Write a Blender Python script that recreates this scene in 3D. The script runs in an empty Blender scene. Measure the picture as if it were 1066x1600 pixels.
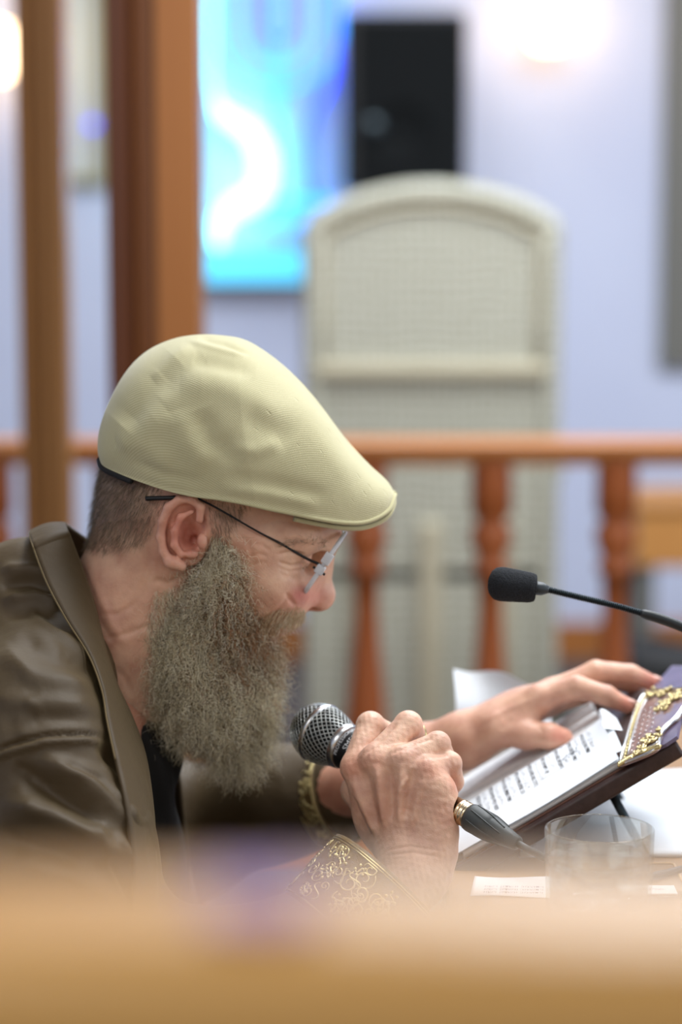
import bpy, bmesh, math, random
import numpy as np
from mathutils import Vector, Matrix, noise as mnoise

random.seed(7)
rng = np.random.default_rng(7)
PI = math.pi
scene = bpy.context.scene
COL = scene.collection

# ------------------------------------------------------------------ camera
CAM = np.array([0.0, -1.95, 1.33])
TILT = math.radians(8.0)
FPX = 1600 * 85.0 / 36.0
FW = np.array([0.0, math.cos(TILT), -math.sin(TILT)])
UP = np.array([0.0, math.sin(TILT), math.cos(TILT)])
cam = bpy.data.cameras.new('camera')
cam.sensor_fit = 'VERTICAL'
cam.sensor_height = 36.0
cam.sensor_width = 24.0
cam.lens = 85.0
cam.clip_start = 0.05
cam.clip_end = 60
cam.dof.use_dof = True
cam.dof.focus_distance = 1.95
cam.dof.aperture_fstop = 2.4
camo = bpy.data.objects.new('camera', cam)
camo.location = CAM
camo.rotation_euler = (PI / 2 - TILT, 0, 0)
COL.objects.link(camo)
scene.camera = camo

# ------------------------------------------------------------------ world and lights
scene.view_settings.view_transform = 'Standard'
scene.view_settings.look = 'None'
scene.view_settings.exposure = 0.55
scene.view_settings.gamma = 1.0
scene.view_settings.use_curve_mapping = False
w = bpy.data.worlds.new('world')
scene.world = w
w.use_nodes = True
w.node_tree.nodes['Background'].inputs[0].default_value = (0.95, 0.97, 1.0, 1)
w.node_tree.nodes['Background'].inputs[1].default_value = 0.55


def area(name, loc, rot, sx, sy, power, color):
    l = bpy.data.lights.new(name, 'AREA')
    l.shape = 'RECTANGLE'
    l.size = sx
    l.size_y = sy
    l.energy = power
    l.color = color
    o = bpy.data.objects.new(name, l)
    o.location = loc
    o.rotation_euler = rot
    COL.objects.link(o)
    return o


area('ceiling_lamp_light', (0.7, 0.45, 2.75), (0, 0, 0), 1.0, 1.0, 38, (0.97, 0.99, 1.0))
area('ceiling_lamp_light', (-0.9, -1.9, 2.75), (0, 0, 0), 1.2, 1.0, 14, (1.0, 0.97, 0.93))
area('right_fill_light', (3.3, -0.2, 1.7), (0, PI / 2, 0), 1.6, 1.8, 24, (0.93, 0.97, 1.0))  # soft fill added from the right; no window is built there
area('ceiling_lamp_light', (0.7, 2.3, 2.85), (0, 0, 0), 2.6, 1.0, 78, (0.90, 0.94, 1.0))


# ------------------------------------------------------------------ helpers
def P(px, py, y):
    """the point of the vertical plane at depth y that the pixel looks at"""
    d = FW * FPX + np.array([1.0, 0, 0]) * (px - 533) + UP * (800 - py)
    return CAM + d * ((y - CAM[1]) / d[1])


def PZ(px, py, z):
    d = FW * FPX + np.array([1.0, 0, 0]) * (px - 533) + UP * (800 - py)
    return CAM + d * ((z - CAM[2]) / d[2])


def proj(co):
    q = co - CAM
    dep = q @ FW
    return 533 + q[:, 0] / dep * FPX, 800 - (q @ UP) / dep * FPX


def s2l(c):
    return tuple((v / 255 / 12.92) if v / 255 <= 0.04045 else ((v / 255 + 0.055) / 1.055) ** 2.4 for v in c)


def tag(o, label=None, cat=None, group=None, kind=None):
    if label: o['label'] = label
    if cat: o['category'] = cat
    if group: o['group'] = group
    if kind: o['kind'] = kind
    return o


def empty(name, loc, label, cat, group=None):
    o = bpy.data.objects.new(name, None)
    o.empty_display_size = 0.05
    o.location = tuple(loc)
    COL.objects.link(o)
    return tag(o, label, cat, group)


def link(name, me, mat, parent=None, smooth=True):
    if mat is not None and len(me.materials) == 0:
        me.materials.append(mat)
    if smooth:
        me.shade_smooth()
    o = bpy.data.objects.new(name, me)
    COL.objects.link(o)
    if parent is not None:
        o.parent = parent
        bpy.context.view_layer.update()
        o.matrix_parent_inverse = Matrix.Translation(parent.location).inverted() if parent.type == 'EMPTY' else parent.matrix_world.inverted()
    return o


def np_mesh(name, co, quads=None, tris=None):
    me = bpy.data.meshes.new(name)
    nq = 0 if quads is None else len(quads)
    nt = 0 if tris is None else len(tris)
    me.vertices.add(len(co))
    me.vertices.foreach_set('co', np.ascontiguousarray(co, dtype=np.float32).ravel())
    loops = []
    if nq: loops.append(np.asarray(quads, dtype=np.int32).ravel())
    if nt: loops.append(np.asarray(tris, dtype=np.int32).ravel())
    loops = np.concatenate(loops)
    me.loops.add(len(loops))
    me.loops.foreach_set('vertex_index', loops)
    me.polygons.add(nq + nt)
    starts = np.concatenate([np.arange(nq) * 4, nq * 4 + np.arange(nt) * 3]).astype(np.int32)
    me.polygons.foreach_set('loop_start', starts)
    me.update(calc_edges=True)
    me.validate()
    return me


def bm_mesh(name, bm):
    bmesh.ops.recalc_face_normals(bm, faces=bm.faces[:])
    me = bpy.data.meshes.new(name)
    bm.to_mesh(me)
    bm.free()
    return me


def add_box(bm, c, s, rot=None, bev=0.0):
    r = bmesh.ops.create_cube(bm, size=1.0)
    vs = r['verts']
    for v in vs:
        v.co = Vector((v.co.x * s[0], v.co.y * s[1], v.co.z * s[2]))
    if bev > 0:
        es = list({e for v in vs for e in v.link_edges})
        rb = bmesh.ops.bevel(bm, geom=es, offset=bev, segments=3, affect='EDGES', profile=0.5)
        vs = list({v for f in rb['faces'] for v in f.verts} | {v for v in vs if v.is_valid})
    for v in vs:
        if rot is not None: v.co = rot @ v.co
        v.co += Vector(tuple(c))
    return vs


def box_obj(name, c, s, mat, parent=None, rot=None, bev=0.0, smooth=False):
    bm = bmesh.new()
    add_box(bm, c, s, rot, bev)
    me = bm_mesh(name, bm)
    return link(name, me, mat, parent, smooth)


def frames(pts):
    """tangent and two normals along a polyline (parallel transport)"""
    pts = np.asarray(pts, float)
    t = np.gradient(pts, axis=0)
    t /= np.linalg.norm(t, axis=1)[:, None] + 1e-12
    n = np.zeros_like(pts)
    a = np.array([0, 0, 1.0]) if abs(t[0][2]) < 0.9 else np.array([1.0, 0, 0])
    v = np.cross(t[0], a); v /= np.linalg.norm(v)
    for i in range(len(pts)):
        v = v - t[i] * (v @ t[i]); v /= np.linalg.norm(v) + 1e-12
        n[i] = v
    return t, n, np.cross(t, n)


def tube_arrays(pts, rad, seg=12, caps=True, flat=1.0):
    pts = np.asarray(pts, float)
    rad = np.full(len(pts), rad) if np.isscalar(rad) else np.asarray(rad, float)
    t, n, b = frames(pts)
    a = np.arange(seg) * 2 * PI / seg
    co = pts[:, None, :] + rad[:, None, None] * (np.cos(a)[None, :, None] * n[:, None, :] + flat * np.sin(a)[None, :, None] * b[:, None, :])
    co = co.reshape(-1, 3)
    m = len(pts)
    i = np.arange(m - 1)[:, None] * seg
    j = np.arange(seg)[None, :]
    k = (j + 1) % seg
    q = np.stack([i + j, i + k, i + seg + k, i + seg + j], axis=-1).reshape(-1, 4)
    tr = np.empty((0, 3), int)
    if caps:
        co = np.vstack([co, pts[0], pts[-1]])
        c0, c1 = len(co) - 2, len(co) - 1
        jj = np.arange(seg); kk = (jj + 1) % seg
        tr = np.vstack([np.stack([np.full(seg, c0), kk, jj], 1), np.stack([np.full(seg, c1), (m - 1) * seg + jj, (m - 1) * seg + kk], 1)])
    return co, q, tr


class MB:
    def __init__(self): self.c, self.q, self.t, self.n = [], [], [], 0

    def add(self, co, q=None, t=None):
        self.c.append(np.asarray(co, float))
        if q is not None and len(q): self.q.append(np.asarray(q) + self.n)
        if t is not None and len(t): self.t.append(np.asarray(t) + self.n)
        self.n += len(co)

    def tube(self, pts, rad, seg=12, caps=True, flat=1.0): self.add(*tube_arrays(pts, rad, seg, caps, flat)); return self

    def build(self, name, mat, parent=None, smooth=True):
        me = np_mesh(name, np.vstack(self.c), np.vstack(self.q) if self.q else None, np.vstack(self.t) if self.t else None)
        return link(name, me, mat, parent, smooth)


def spline(pts, n):
    """Catmull-Rom through the points"""
    p = np.asarray(pts, float)
    p = np.vstack([2 * p[0] - p[1], p, 2 * p[-1] - p[-2]])
    out = []
    m = len(p) - 3
    for u in np.linspace(0, m, n):
        i = min(int(u), m - 1); f = u - i
        a, b, c, d = p[i:i + 4]
        out.append(0.5 * (2 * b + (c - a) * f + (2 * a - 5 * b + 4 * c - d) * f * f + (3 * b - a - 3 * c + d) * f ** 3))
    return np.array(out)


def lathe(prof, seg=32, axis_from=None, axis_to=None):
    """prof: (t along the axis in metres, radius); from a point along a direction"""
    prof = np.asarray(prof, float)
    A = np.asarray(axis_from, float)
    d = np.asarray(axis_to, float) - A
    d /= np.linalg.norm(d)
    a = np.array([0, 0, 1.0]) if abs(d[2]) < 0.9 else np.array([1.0, 0, 0])
    n = np.cross(d, a); n /= np.linalg.norm(n)
    b = np.cross(d, n)
    an = np.arange(seg) * 2 * PI / seg
    ring = np.cos(an)[:, None] * n + np.sin(an)[:, None] * b
    co = (A + prof[:, :1] * d)[:, None, :] + prof[:, 1][:, None, None] * ring[None]
    m = len(prof)
    i = np.arange(m - 1)[:, None] * seg; j = np.arange(seg)[None, :]; k = (j + 1) % seg
    q = np.stack([i + j, i + k, i + seg + k, i + seg + j], -1).reshape(-1, 4)
    return co.reshape(-1, 3), q


def grid_quads(nu, nv, wrap_v=False):
    i = np.arange(nu - 1)[:, None]
    if wrap_v:
        j = np.arange(nv)[None, :]; k = (j + 1) % nv
    else:
        j = np.arange(nv - 1)[None, :]; k = j + 1
    return np.stack([i * nv + j, i * nv + k, (i + 1) * nv + k, (i + 1) * nv + j], -1).reshape(-1, 4)


# ------------------------------------------------------------------ implicit surfaces for everything organic
class Field:
    def __init__(self, lo, hi, h):
        self.h = h
        self.lo = np.asarray(lo, float)
        self.n = np.ceil((np.asarray(hi, float) - self.lo) / h).astype(int) + 1
        self.f = np.full(self.n, 1.0, np.float32)
        self.ax = [(self.lo[i] + np.arange(self.n[i]) * h).astype(np.float32) for i in range(3)]

    def _sub(self, lo, hi, pad):
        s = []
        for i in range(3):
            a = max(0, int((lo[i] - pad - self.lo[i]) / self.h))
            b = min(self.n[i], int((hi[i] + pad - self.lo[i]) / self.h) + 2)
            if b <= a: return None
            s.append(slice(a, b))
        return tuple(s)

    def _xyz(self, s):
        return (self.ax[0][s[0]][:, None, None], self.ax[1][s[1]][None, :, None], self.ax[2][s[2]][None, None, :])

    def _comb(self, s, d, k, sub):
        f = self.f[s]
        if sub:
            g = -d
            h = np.maximum(k - np.abs(f - g), 0) / k
            self.f[s] = np.maximum(f, g) + h * h * k * 0.25
        else:
            h = np.maximum(k - np.abs(f - d), 0) / k
            self.f[s] = np.minimum(f, d) - h * h * k * 0.25

    def cone(self, a, b, r1, r2, k=0.006, sub=False, pad=0.02):
        a = np.asarray(a, float); b = np.asarray(b, float)
        pad = pad + k
        m = max(r1, r2)
        s = self._sub(np.minimum(a, b) - m, np.maximum(a, b) + m, pad)
        if s is None: return
        X, Y, Z = self._xyz(s)
        ba = b - a
        L2 = ba @ ba + 1e-12
        t = np.clip(((X - a[0]) * ba[0] + (Y - a[1]) * ba[1] + (Z - a[2]) * ba[2]) / L2, 0, 1)
        d = np.sqrt((X - a[0] - t * ba[0]) ** 2 + (Y - a[1] - t * ba[1]) ** 2 + (Z - a[2] - t * ba[2]) ** 2) - (r1 + (r2 - r1) * t)
        self._comb(s, d.astype(np.float32), k, sub)

    def chain(self, pts, rads, k=0.006, sub=False):
        for i in range(len(pts) - 1):
            self.cone(pts[i], pts[i + 1], rads[i], rads[i + 1], k, sub)

    def ell(self, c, r, rot=0.0, k=0.006, sub=False, yaw=0.0, pad=0.02):
        """ellipsoid; rot turns it clockwise in the picture's plane, yaw about the vertical"""
        c = np.asarray(c, float)
        m = max(r)
        s = self._sub(c - m, c + m, pad + k)
        if s is None: return
        X, Y, Z = self._xyz(s)
        x, y, z = X - c[0], Y - c[1], Z - c[2]
        if yaw:
            cy, sy = math.cos(yaw), math.sin(yaw)
            x, y = x * cy + y * sy, -x * sy + y * cy
        cr, sr = math.cos(rot), math.sin(rot)
        u, v = x * cr - z * sr, x * sr + z * cr
        k0 = np.sqrt((u / r[0]) ** 2 + (y / r[1]) ** 2 + (v / r[2]) ** 2)
        k1 = np.sqrt((u / r[0] ** 2) ** 2 + (y / r[1] ** 2) ** 2 + (v / r[2] ** 2) ** 2) + 1e-9
        d = k0 * (k0 - 1) / k1
        self._comb(s, d.astype(np.float32), k, sub)

    def mesh(self):
        f = self.f
        n = self.n
        S = f < 0
        c = [S[i:n[0] - 1 + i, j:n[1] - 1 + j, k:n[2] - 1 + k] for i in (0, 1) for j in (0, 1) for k in (0, 1)]
        cnt = sum(x.astype(np.int8) for x in c)
        I = np.argwhere((cnt > 0) & (cnt < 8))
        idx = np.full(tuple(n - 1), -1, np.int32)
        idx[tuple(I.T)] = np.arange(len(I))
        acc = np.zeros((len(I), 3)); num = np.zeros(len(I))
        corners = [np.array((i, j, k)) for i in (0, 1) for j in (0, 1) for k in (0, 1)]
        for a in corners:
            for ax in range(3):
                if a[ax] == 1: continue
                b = a.copy(); b[ax] = 1
                fa = f[tuple((I + a).T)].astype(float); fb = f[tuple((I + b).T)].astype(float)
                m = (fa < 0) != (fb < 0)
                t = np.where(m, fa / (fa - fb + 1e-20), 0)
                p = np.repeat(a[None].astype(float), len(I), 0); p[:, ax] += t
                acc[m] += p[m]; num[m] += 1
        co = self.lo + (I + acc / num[:, None]) * self.h
        quads = []
        for ax in range(3):
            u, v = [(1, 2), (2, 0), (0, 1)][ax]
            sl0 = [slice(None)] * 3; sl1 = [slice(None)] * 3
            sl0[ax] = slice(0, -1); sl1[ax] = slice(1, None)
            d = S[tuple(sl0)] != S[tuple(sl1)]
            E = np.argwhere(d)
            E = E[(E[:, u] > 0) & (E[:, v] > 0) & (E[:, u] < n[u] - 1) & (E[:, v] < n[v] - 1)]
            ins = S[tuple(E.T)]
            du = np.zeros(3, int); du[u] = 1
            dv = np.zeros(3, int); dv[v] = 1
            A = idx[tuple((E - du - dv).T)]; B = idx[tuple((E - dv).T)]; C_ = idx[tuple(E.T)]; D = idx[tuple((E - du).T)]
            q = np.stack([A, B, C_, D], 1)
            q[~ins] = q[~ins][:, ::-1]
            quads.append(q)
        return co, np.vstack(quads)


def mesh_normals(co, quads):
    nrm = np.zeros_like(co)
    d1 = co[quads[:, 2]] - co[quads[:, 0]]; d2 = co[quads[:, 3]] - co[quads[:, 1]]
    fn = np.cross(d1, d2)
    for i in range(4):
        for a in range(3):
            nrm[:, a] += np.bincount(quads[:, i], fn[:, a], minlength=len(co))
    return nrm / (np.linalg.norm(nrm, axis=1)[:, None] + 1e-12)


def seg_dist(px, py, pts):
    d = np.full(px.shape, 1e9)
    for (ax, ay), (bx, by) in zip(pts[:-1], pts[1:]):
        L = (bx - ax) ** 2 + (by - ay) ** 2 + 1e-9
        t = np.clip(((px - ax) * (bx - ax) + (py - ay) * (by - ay)) / L, 0, 1)
        d = np.minimum(d, np.hypot(px - ax - t * (bx - ax), py - ay - t * (by - ay)))
    return d


def fold(px, py, pts, wdt, amp, taper=True):
    """height of a fold that follows a line; fades at the ends"""
    best = np.full(px.shape, 1e9); pos = np.zeros(px.shape)
    n = len(pts) - 1
    for i, ((ax, ay), (bx, by)) in enumerate(zip(pts[:-1], pts[1:])):
        L = (bx - ax) ** 2 + (by - ay) ** 2 + 1e-9
        t = np.clip(((px - ax) * (bx - ax) + (py - ay) * (by - ay)) / L, 0, 1)
        d = np.hypot(px - ax - t * (bx - ax), py - ay - t * (by - ay))
        m = d < best
        best[m] = d[m]; pos[m] = ((i + t) / n)[m]
    e = np.exp(-(best / wdt) ** 2)
    if taper: e = e * np.clip(4 * pos * (1 - pos) * 1.6, 0, 1)
    return amp * e


def vnoise(co, scale, seed=0.0):
    """cheap smooth noise from sines"""
    r = np.random.default_rng(int(seed * 10) + 3)
    out = np.zeros(len(co))
    for i in range(7):
        k = r.normal(size=3); k *= scale * (0.7 + 0.9 * r.random()) / np.linalg.norm(k)
        out += np.sin(co @ k + r.random() * 6.28)
    return out / 2.6


# ------------------------------------------------------------------ materials
def mat_new(name):
    m = bpy.data.materials.new(name)
    m.use_nodes = True
    return m, m.node_tree.nodes, m.node_tree.links, m.node_tree.nodes['Principled BSDF']


def mat(name, rgb, rough=0.5, metal=0.0, noise=None, bump=0.0, bscale=200.0, sheen=0.0, coat=0.0, spec=0.5, trans=0.0, ior=1.45, emit=None, estr=0.0, sss=0.0):
    m, N, L, b = mat_new(name)
    col = s2l(rgb)
    b.inputs['Base Color'].default_value = (*col, 1)
    b.inputs['Roughness'].default_value = rough
    b.inputs['Metallic'].default_value = metal
    b.inputs['Specular IOR Level'].default_value = spec
    b.inputs['Transmission Weight'].default_value = trans
    b.inputs['IOR'].default_value = ior
    b.inputs['Coat Weight'].default_value = coat
    b.inputs['Sheen Weight'].default_value = sheen
    if sss:
        b.inputs['Subsurface Weight'].default_value = sss
        b.inputs['Subsurface Radius'].default_value = (1.0, 0.35, 0.2)
        b.inputs['Subsurface Scale'].default_value = 0.006
    if emit:
        b.inputs['Emission Color'].default_value = (*s2l(emit), 1)
        b.inputs['Emission Strength'].default_value = estr
    tc = N.new('ShaderNodeTexCoord')
    if noise:
        rgb2, sc, det = noise
        t = N.new('ShaderNodeTexNoise'); t.inputs['Scale'].default_value = sc; t.inputs['Detail'].default_value = det
        mx = N.new('ShaderNodeMix'); mx.data_type = 'RGBA'
        mx.inputs['A'].default_value = (*col, 1); mx.inputs['B'].default_value = (*s2l(rgb2), 1)
        rp = N.new('ShaderNodeMapRange'); rp.inputs[1].default_value = 0.35; rp.inputs[2].default_value = 0.65
        L.new(tc.outputs['Object'], t.inputs['Vector']); L.new(t.outputs['Fac'], rp.inputs[0])
        L.new(rp.outputs[0], mx.inputs['Factor']); L.new(mx.outputs['Result'], b.inputs['Base Color'])
    if bump:
        t = N.new('ShaderNodeTexNoise'); t.inputs['Scale'].default_value = bscale; t.inputs['Detail'].default_value = 4
        bp = N.new('ShaderNodeBump'); bp.inputs['Strength'].default_value = bump; bp.inputs['Distance'].default_value = 0.001
        L.new(tc.outputs['Object'], t.inputs['Vector']); L.new(t.outputs['Fac'], bp.inputs['Height']); L.new(bp.outputs[0], b.inputs['Normal'])
    return m


def wood(name, rgb, rgb2, rough=0.35, axis='Z', scale=6.0):
    m, N, L, b = mat_new(name)
    tc = N.new('ShaderNodeTexCoord'); mp = N.new('ShaderNodeMapping')
    sc = {'Z': (scale, scale, 0.5), 'X': (0.5, scale, scale), 'Y': (scale, 0.5, scale)}[axis]
    mp.inputs['Scale'].default_value = sc
    t = N.new('ShaderNodeTexNoise'); t.inputs['Scale'].default_value = 3; t.inputs['Detail'].default_value = 6
    mx = N.new('ShaderNodeMix'); mx.data_type = 'RGBA'
    mx.inputs['A'].default_value = (*s2l(rgb), 1); mx.inputs['B'].default_value = (*s2l(rgb2), 1)
    L.new(tc.outputs['Object'], mp.inputs['Vector']); L.new(mp.outputs[0], t.inputs['Vector']); L.new(t.outputs['Fac'], mx.inputs['Factor'])
    L.new(mx.outputs['Result'], b.inputs['Base Color'])
    b.inputs['Roughness'].default_value = rough
    return m


def skin_mat():
    m, N, L, b = mat_new('skin')
    at = N.new('ShaderNodeAttribute'); at.attribute_name = 'tint'
    tc = N.new('ShaderNodeTexCoord')
    t = N.new('ShaderNodeTexNoise'); t.inputs['Scale'].default_value = 55; t.inputs['Detail'].default_value = 5
    L.new(tc.outputs['Object'], t.inputs['Vector'])
    rp = N.new('ShaderNodeMapRange'); rp.inputs[1].default_value = 0.35; rp.inputs[2].default_value = 0.7
    rp.inputs[3].default_value = 1.08; rp.inputs[4].default_value = 0.82
    L.new(t.outputs['Fac'], rp.inputs[0])
    mx = N.new('ShaderNodeVectorMath'); mx.operation = 'MULTIPLY'
    cb = N.new('ShaderNodeCombineXYZ')
    rg = N.new('ShaderNodeMath'); rg.operation = 'POWER'; rg.inputs[1].default_value = 1.5
    L.new(rp.outputs[0], rg.inputs[0])
    L.new(rp.outputs[0], cb.inputs[0]); L.new(rg.outputs[0], cb.inputs[1]); L.new(rg.outputs[0], cb.inputs[2])
    L.new(at.outputs['Color'], mx.inputs[0]); L.new(cb.outputs[0], mx.inputs[1]); L.new(mx.outputs[0], b.inputs['Base Color'])
    b.inputs['Roughness'].default_value = 0.46
    b.inputs['Specular IOR Level'].default_value = 0.45
    b.inputs['Subsurface Weight'].default_value = 0.22
    b.inputs['Subsurface Radius'].default_value = (1.0, 0.35, 0.2)
    b.inputs['Subsurface Scale'].default_value = 0.005
    v = N.new('ShaderNodeTexVoronoi'); v.inputs['Scale'].default_value = 900
    n2 = N.new('ShaderNodeTexNoise'); n2.inputs['Scale'].default_value = 260; n2.inputs['Detail'].default_value = 5
    L.new(tc.outputs['Object'], v.inputs['Vector']); L.new(tc.outputs['Object'], n2.inputs['Vector'])
    ad = N.new('ShaderNodeMath'); ad.operation = 'MULTIPLY_ADD'; ad.inputs[1].default_value = 0.35
    L.new(v.outputs['Distance'], ad.inputs[0]); L.new(n2.outputs['Fac'], ad.inputs[2])
    bp = N.new('ShaderNodeBump'); bp.inputs['Strength'].default_value = 0.42; bp.inputs['Distance'].default_value = 0.0008
    L.new(ad.outputs[0], bp.inputs['Height']); L.new(bp.outputs[0], b.inputs['Normal'])
    return m


def hair_mat(name, rough=0.5):
    m, N, L, b = mat_new(name)
    at = N.new('ShaderNodeAttribute'); at.attribute_name = 'tint'
    L.new(at.outputs['Color'], b.inputs['Base Color'])
    b.inputs['Roughness'].default_value = rough
    b.inputs['Specular IOR Level'].default_value = 0.6
    return m


def set_tint(me, col):
    a = me.color_attributes.new('tint', 'FLOAT_COLOR', 'POINT')
    c = np.ones((len(me.vertices), 4), np.float32)
    c[:, :3] = col
    a.data.foreach_set('color', c.ravel())


def weave_mat(name, c1, c2, scale, bump=0.6, dist=0.0006, ang=0.6, rough=0.9, dots=False):
    """twill: two sets of slanted ribs"""
    m, N, L, b = mat_new(name)
    at = N.new('ShaderNodeAttribute'); at.attribute_name = 'cloth_uv'
    mp = N.new('ShaderNodeMapping'); mp.inputs['Rotation'].default_value = (0, 0, ang)
    L.new(at.outputs['Vector'], mp.inputs['Vector'])
    wv = N.new('ShaderNodeTexWave'); wv.inputs['Scale'].default_value = scale; wv.inputs['Distortion'].default_value = 0.6
    wv.inputs['Detail'].default_value = 2; wv.inputs['Detail Scale'].default_value = 3
    L.new(mp.outputs[0], wv.inputs['Vector'])
    w2 = N.new('ShaderNodeTexWave'); w2.bands_direction = 'Y'; w2.inputs['Scale'].default_value = scale * 0.8; w2.inputs['Distortion'].default_value = 0.8
    L.new(mp.outputs[0], w2.inputs['Vector'])
    ml = N.new('ShaderNodeMath'); ml.operation = 'MULTIPLY'
    L.new(wv.outputs['Fac'], ml.inputs[0]); L.new(w2.outputs['Fac'], ml.inputs[1])
    nz = N.new('ShaderNodeTexNoise'); nz.inputs['Scale'].default_value = 14; nz.inputs['Detail'].default_value = 6
    L.new(at.outputs['Vector'], nz.inputs['Vector'])
    ad = N.new('ShaderNodeMath'); ad.operation = 'MULTIPLY_ADD'; ad.inputs[1].default_value = 0.8; L.new(ml.outputs[0], ad.inputs[0]); 
    sc = N.new('ShaderNodeMath'); sc.operation = 'MULTIPLY'; sc.inputs[1].default_value = 0.6; L.new(nz.outputs['Fac'], sc.inputs[0]); L.new(sc.outputs[0], ad.inputs[2])
    mx = N.new('ShaderNodeMix'); mx.data_type = 'RGBA'
    mx.inputs['A'].default_value = (*s2l(c1), 1); mx.inputs['B'].default_value = (*s2l(c2), 1)
    L.new(ad.outputs[0], mx.inputs['Factor']); L.new(mx.outputs['Result'], b.inputs['Base Color'])
    h = ad.outputs[0]
    if dots:
        vo = N.new('ShaderNodeTexVoronoi'); vo.inputs['Scale'].default_value = 95; vo.inputs['Randomness'].default_value = 0.55
        m2 = N.new('ShaderNodeMapping'); m2.inputs['Rotation'].default_value = (0, 0, 0.5); m2.inputs['Scale'].default_value = (0.7, 1.3, 1)
        L.new(at.outputs['Vector'], m2.inputs['Vector']); L.new(m2.outputs[0], vo.inputs['Vector'])
        ct = N.new('ShaderNodeMapRange'); ct.inputs[1].default_value = 0.10; ct.inputs[2].default_value = 0.17
        ct.inputs[3].default_value = -3.0; ct.inputs[4].default_value = 0.0; ct.clamp = True
        L.new(vo.outputs['Distance'], ct.inputs[0])
        msk = N.new('ShaderNodeAttribute'); msk.attribute_name = 'tint'
        mm = N.new('ShaderNodeMath'); mm.operation = 'MULTIPLY'; L.new(ct.outputs[0], mm.inputs[0]); L.new(msk.outputs['Fac'], mm.inputs[1])
        a2 = N.new('ShaderNodeMath'); a2.operation = 'ADD'; L.new(h, a2.inputs[0]); L.new(mm.outputs[0], a2.inputs[1]); h = a2.outputs[0]
    bp = N.new('ShaderNodeBump'); bp.inputs['Strength'].default_value = bump; bp.inputs['Distance'].default_value = dist
    L.new(h, bp.inputs['Height']); L.new(bp.outputs[0], b.inputs['Normal'])
    b.inputs['Roughness'].default_value = rough
    b.inputs['Sheen Weight'].default_value = 0.25
    b.inputs['Specular IOR Level'].default_value = 0.25
    return m


M = dict(
    wall=mat('wall_paint', (206, 214, 236), 0.8, noise=((200, 208, 232), 2, 2)),
    ceil=mat('ceiling_paint', (225, 225, 222), 0.9, noise=((218, 218, 216), 3, 2)),
    floor=mat('floor_carpet', (92, 84, 80), 0.9, noise=((80, 72, 70), 60, 4), bump=0.3, bscale=300),
    wood_dark=wood('dark_column_wood', (122, 70, 28), (100, 54, 18), 0.4), wood_shaded=wood('shaded_column_wood', (92, 44, 12), (74, 34, 8), 0.4), wood_lit=wood('lit_column_wood', (168, 108, 56), (150, 92, 44), 0.4),  # column wood: base tone, then shade and light put into the colour
    wood_mid=wood('amber_column_wood', (164, 114, 60), (140, 94, 44), 0.4),
    wood_rail=wood('rail_wood', (186, 122, 66), (166, 102, 50), 0.3, 'X'),
    wood_bal=wood('baluster_wood', (156, 84, 36), (130, 64, 22), 0.4),
    wood_front=wood('near_rail_wood', (200, 154, 84), (182, 130, 62), 0.3, 'X'),
    wood_box=wood('yellow_wood', (196, 140, 76), (180, 122, 60), 0.5),
    table=wood('table_wood', (160, 126, 88), (140, 106, 70), 0.32, 'Y'),
    black=mat('black_plastic', (15, 17, 19), 0.55, bump=0.1, bscale=900),
    grille=mat('speaker_grille', (14, 17, 18), 0.8, spec=0.2, bump=0.4, bscale=500),
    paper=mat('paper', (226, 232, 238), 0.7, bump=0.05, bscale=60),
    ink=mat('ink', (24, 24, 30), 0.6),
    ink_soft=mat('blue_ink', (92, 96, 150), 0.6),
    board=mat('dark_leather', (56, 38, 36), 0.42, noise=((44, 28, 26), 120, 4), bump=0.25, bscale=500),
    purple=mat('purple_lacquer', (112, 102, 128), 0.4, noise=((96, 88, 112), 40, 3)),
    mauve=mat('mauve_enamel', (150, 120, 112), 0.3, noise=((118, 90, 88), 60, 4), coat=0.3),
    gold=mat('gold_relief', (216, 200, 146), 0.28, 1.0),
    silver=mat('silver_metal', (205, 208, 210), 0.25, 1.0),
    mesh_metal=mat('grille_wire', (188, 192, 190), 0.3, 1.0),
    gunmetal=mat('dark_metal', (60, 68, 72), 0.35, 1.0),
    glass=mat('clear_glass', (250, 255, 254), 0.0, trans=1.0, ior=1.47),
    water=mat('water', (250, 254, 255), 0.0, trans=1.0, ior=1.333),
    rubber=mat('grey_rubber', (62, 66, 66), 0.5, bump=0.1, bscale=400),
    foam=mat('foam', (34, 38, 44), 0.95, noise=((20, 22, 26), 900, 3), bump=1.0, bscale=900),
    satin=None, shirt=mat('black_shirt', (18, 17, 16), 0.8, bump=0.3, bscale=300),
    trouser=mat('dark_trouser', (40, 40, 44), 0.8, bump=0.3, bscale=300),
    cloth_purple=mat('purple_cloth', (176, 150, 196), 0.8, bump=0.3, bscale=200),
    white_cloth=mat('white_linen', (225, 228, 232), 0.85, bump=0.3, bscale=200),
    pic=mat('pale_board', (196, 206, 202), 0.35),
    olive=mat('olive_frame', (140, 132, 88), 0.4),
    greyframe=mat('grey_frame', (112, 112, 106), 0.5),
    lamp=mat('lamp_glass', (255, 240, 220), 0.4, emit=(255, 210, 160), estr=6.0),
    tube_white=mat('neon_white', (200, 255, 255), 0.4, emit=(110, 240, 255), estr=5.5),
    tube_cyan=mat('neon_cyan', (120, 220, 255), 0.4, emit=(0, 150, 255), estr=1.5),
    tube_blue=mat('neon_blue', (90, 120, 255), 0.4, emit=(20, 45, 255), estr=2.2),
    lbox=mat('lightbox_face', (120, 220, 255), 0.4, emit=(60, 200, 255), estr=0.7),
    shelf=mat('bronze_shelf', (150, 110, 60), 0.5),
)


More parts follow.
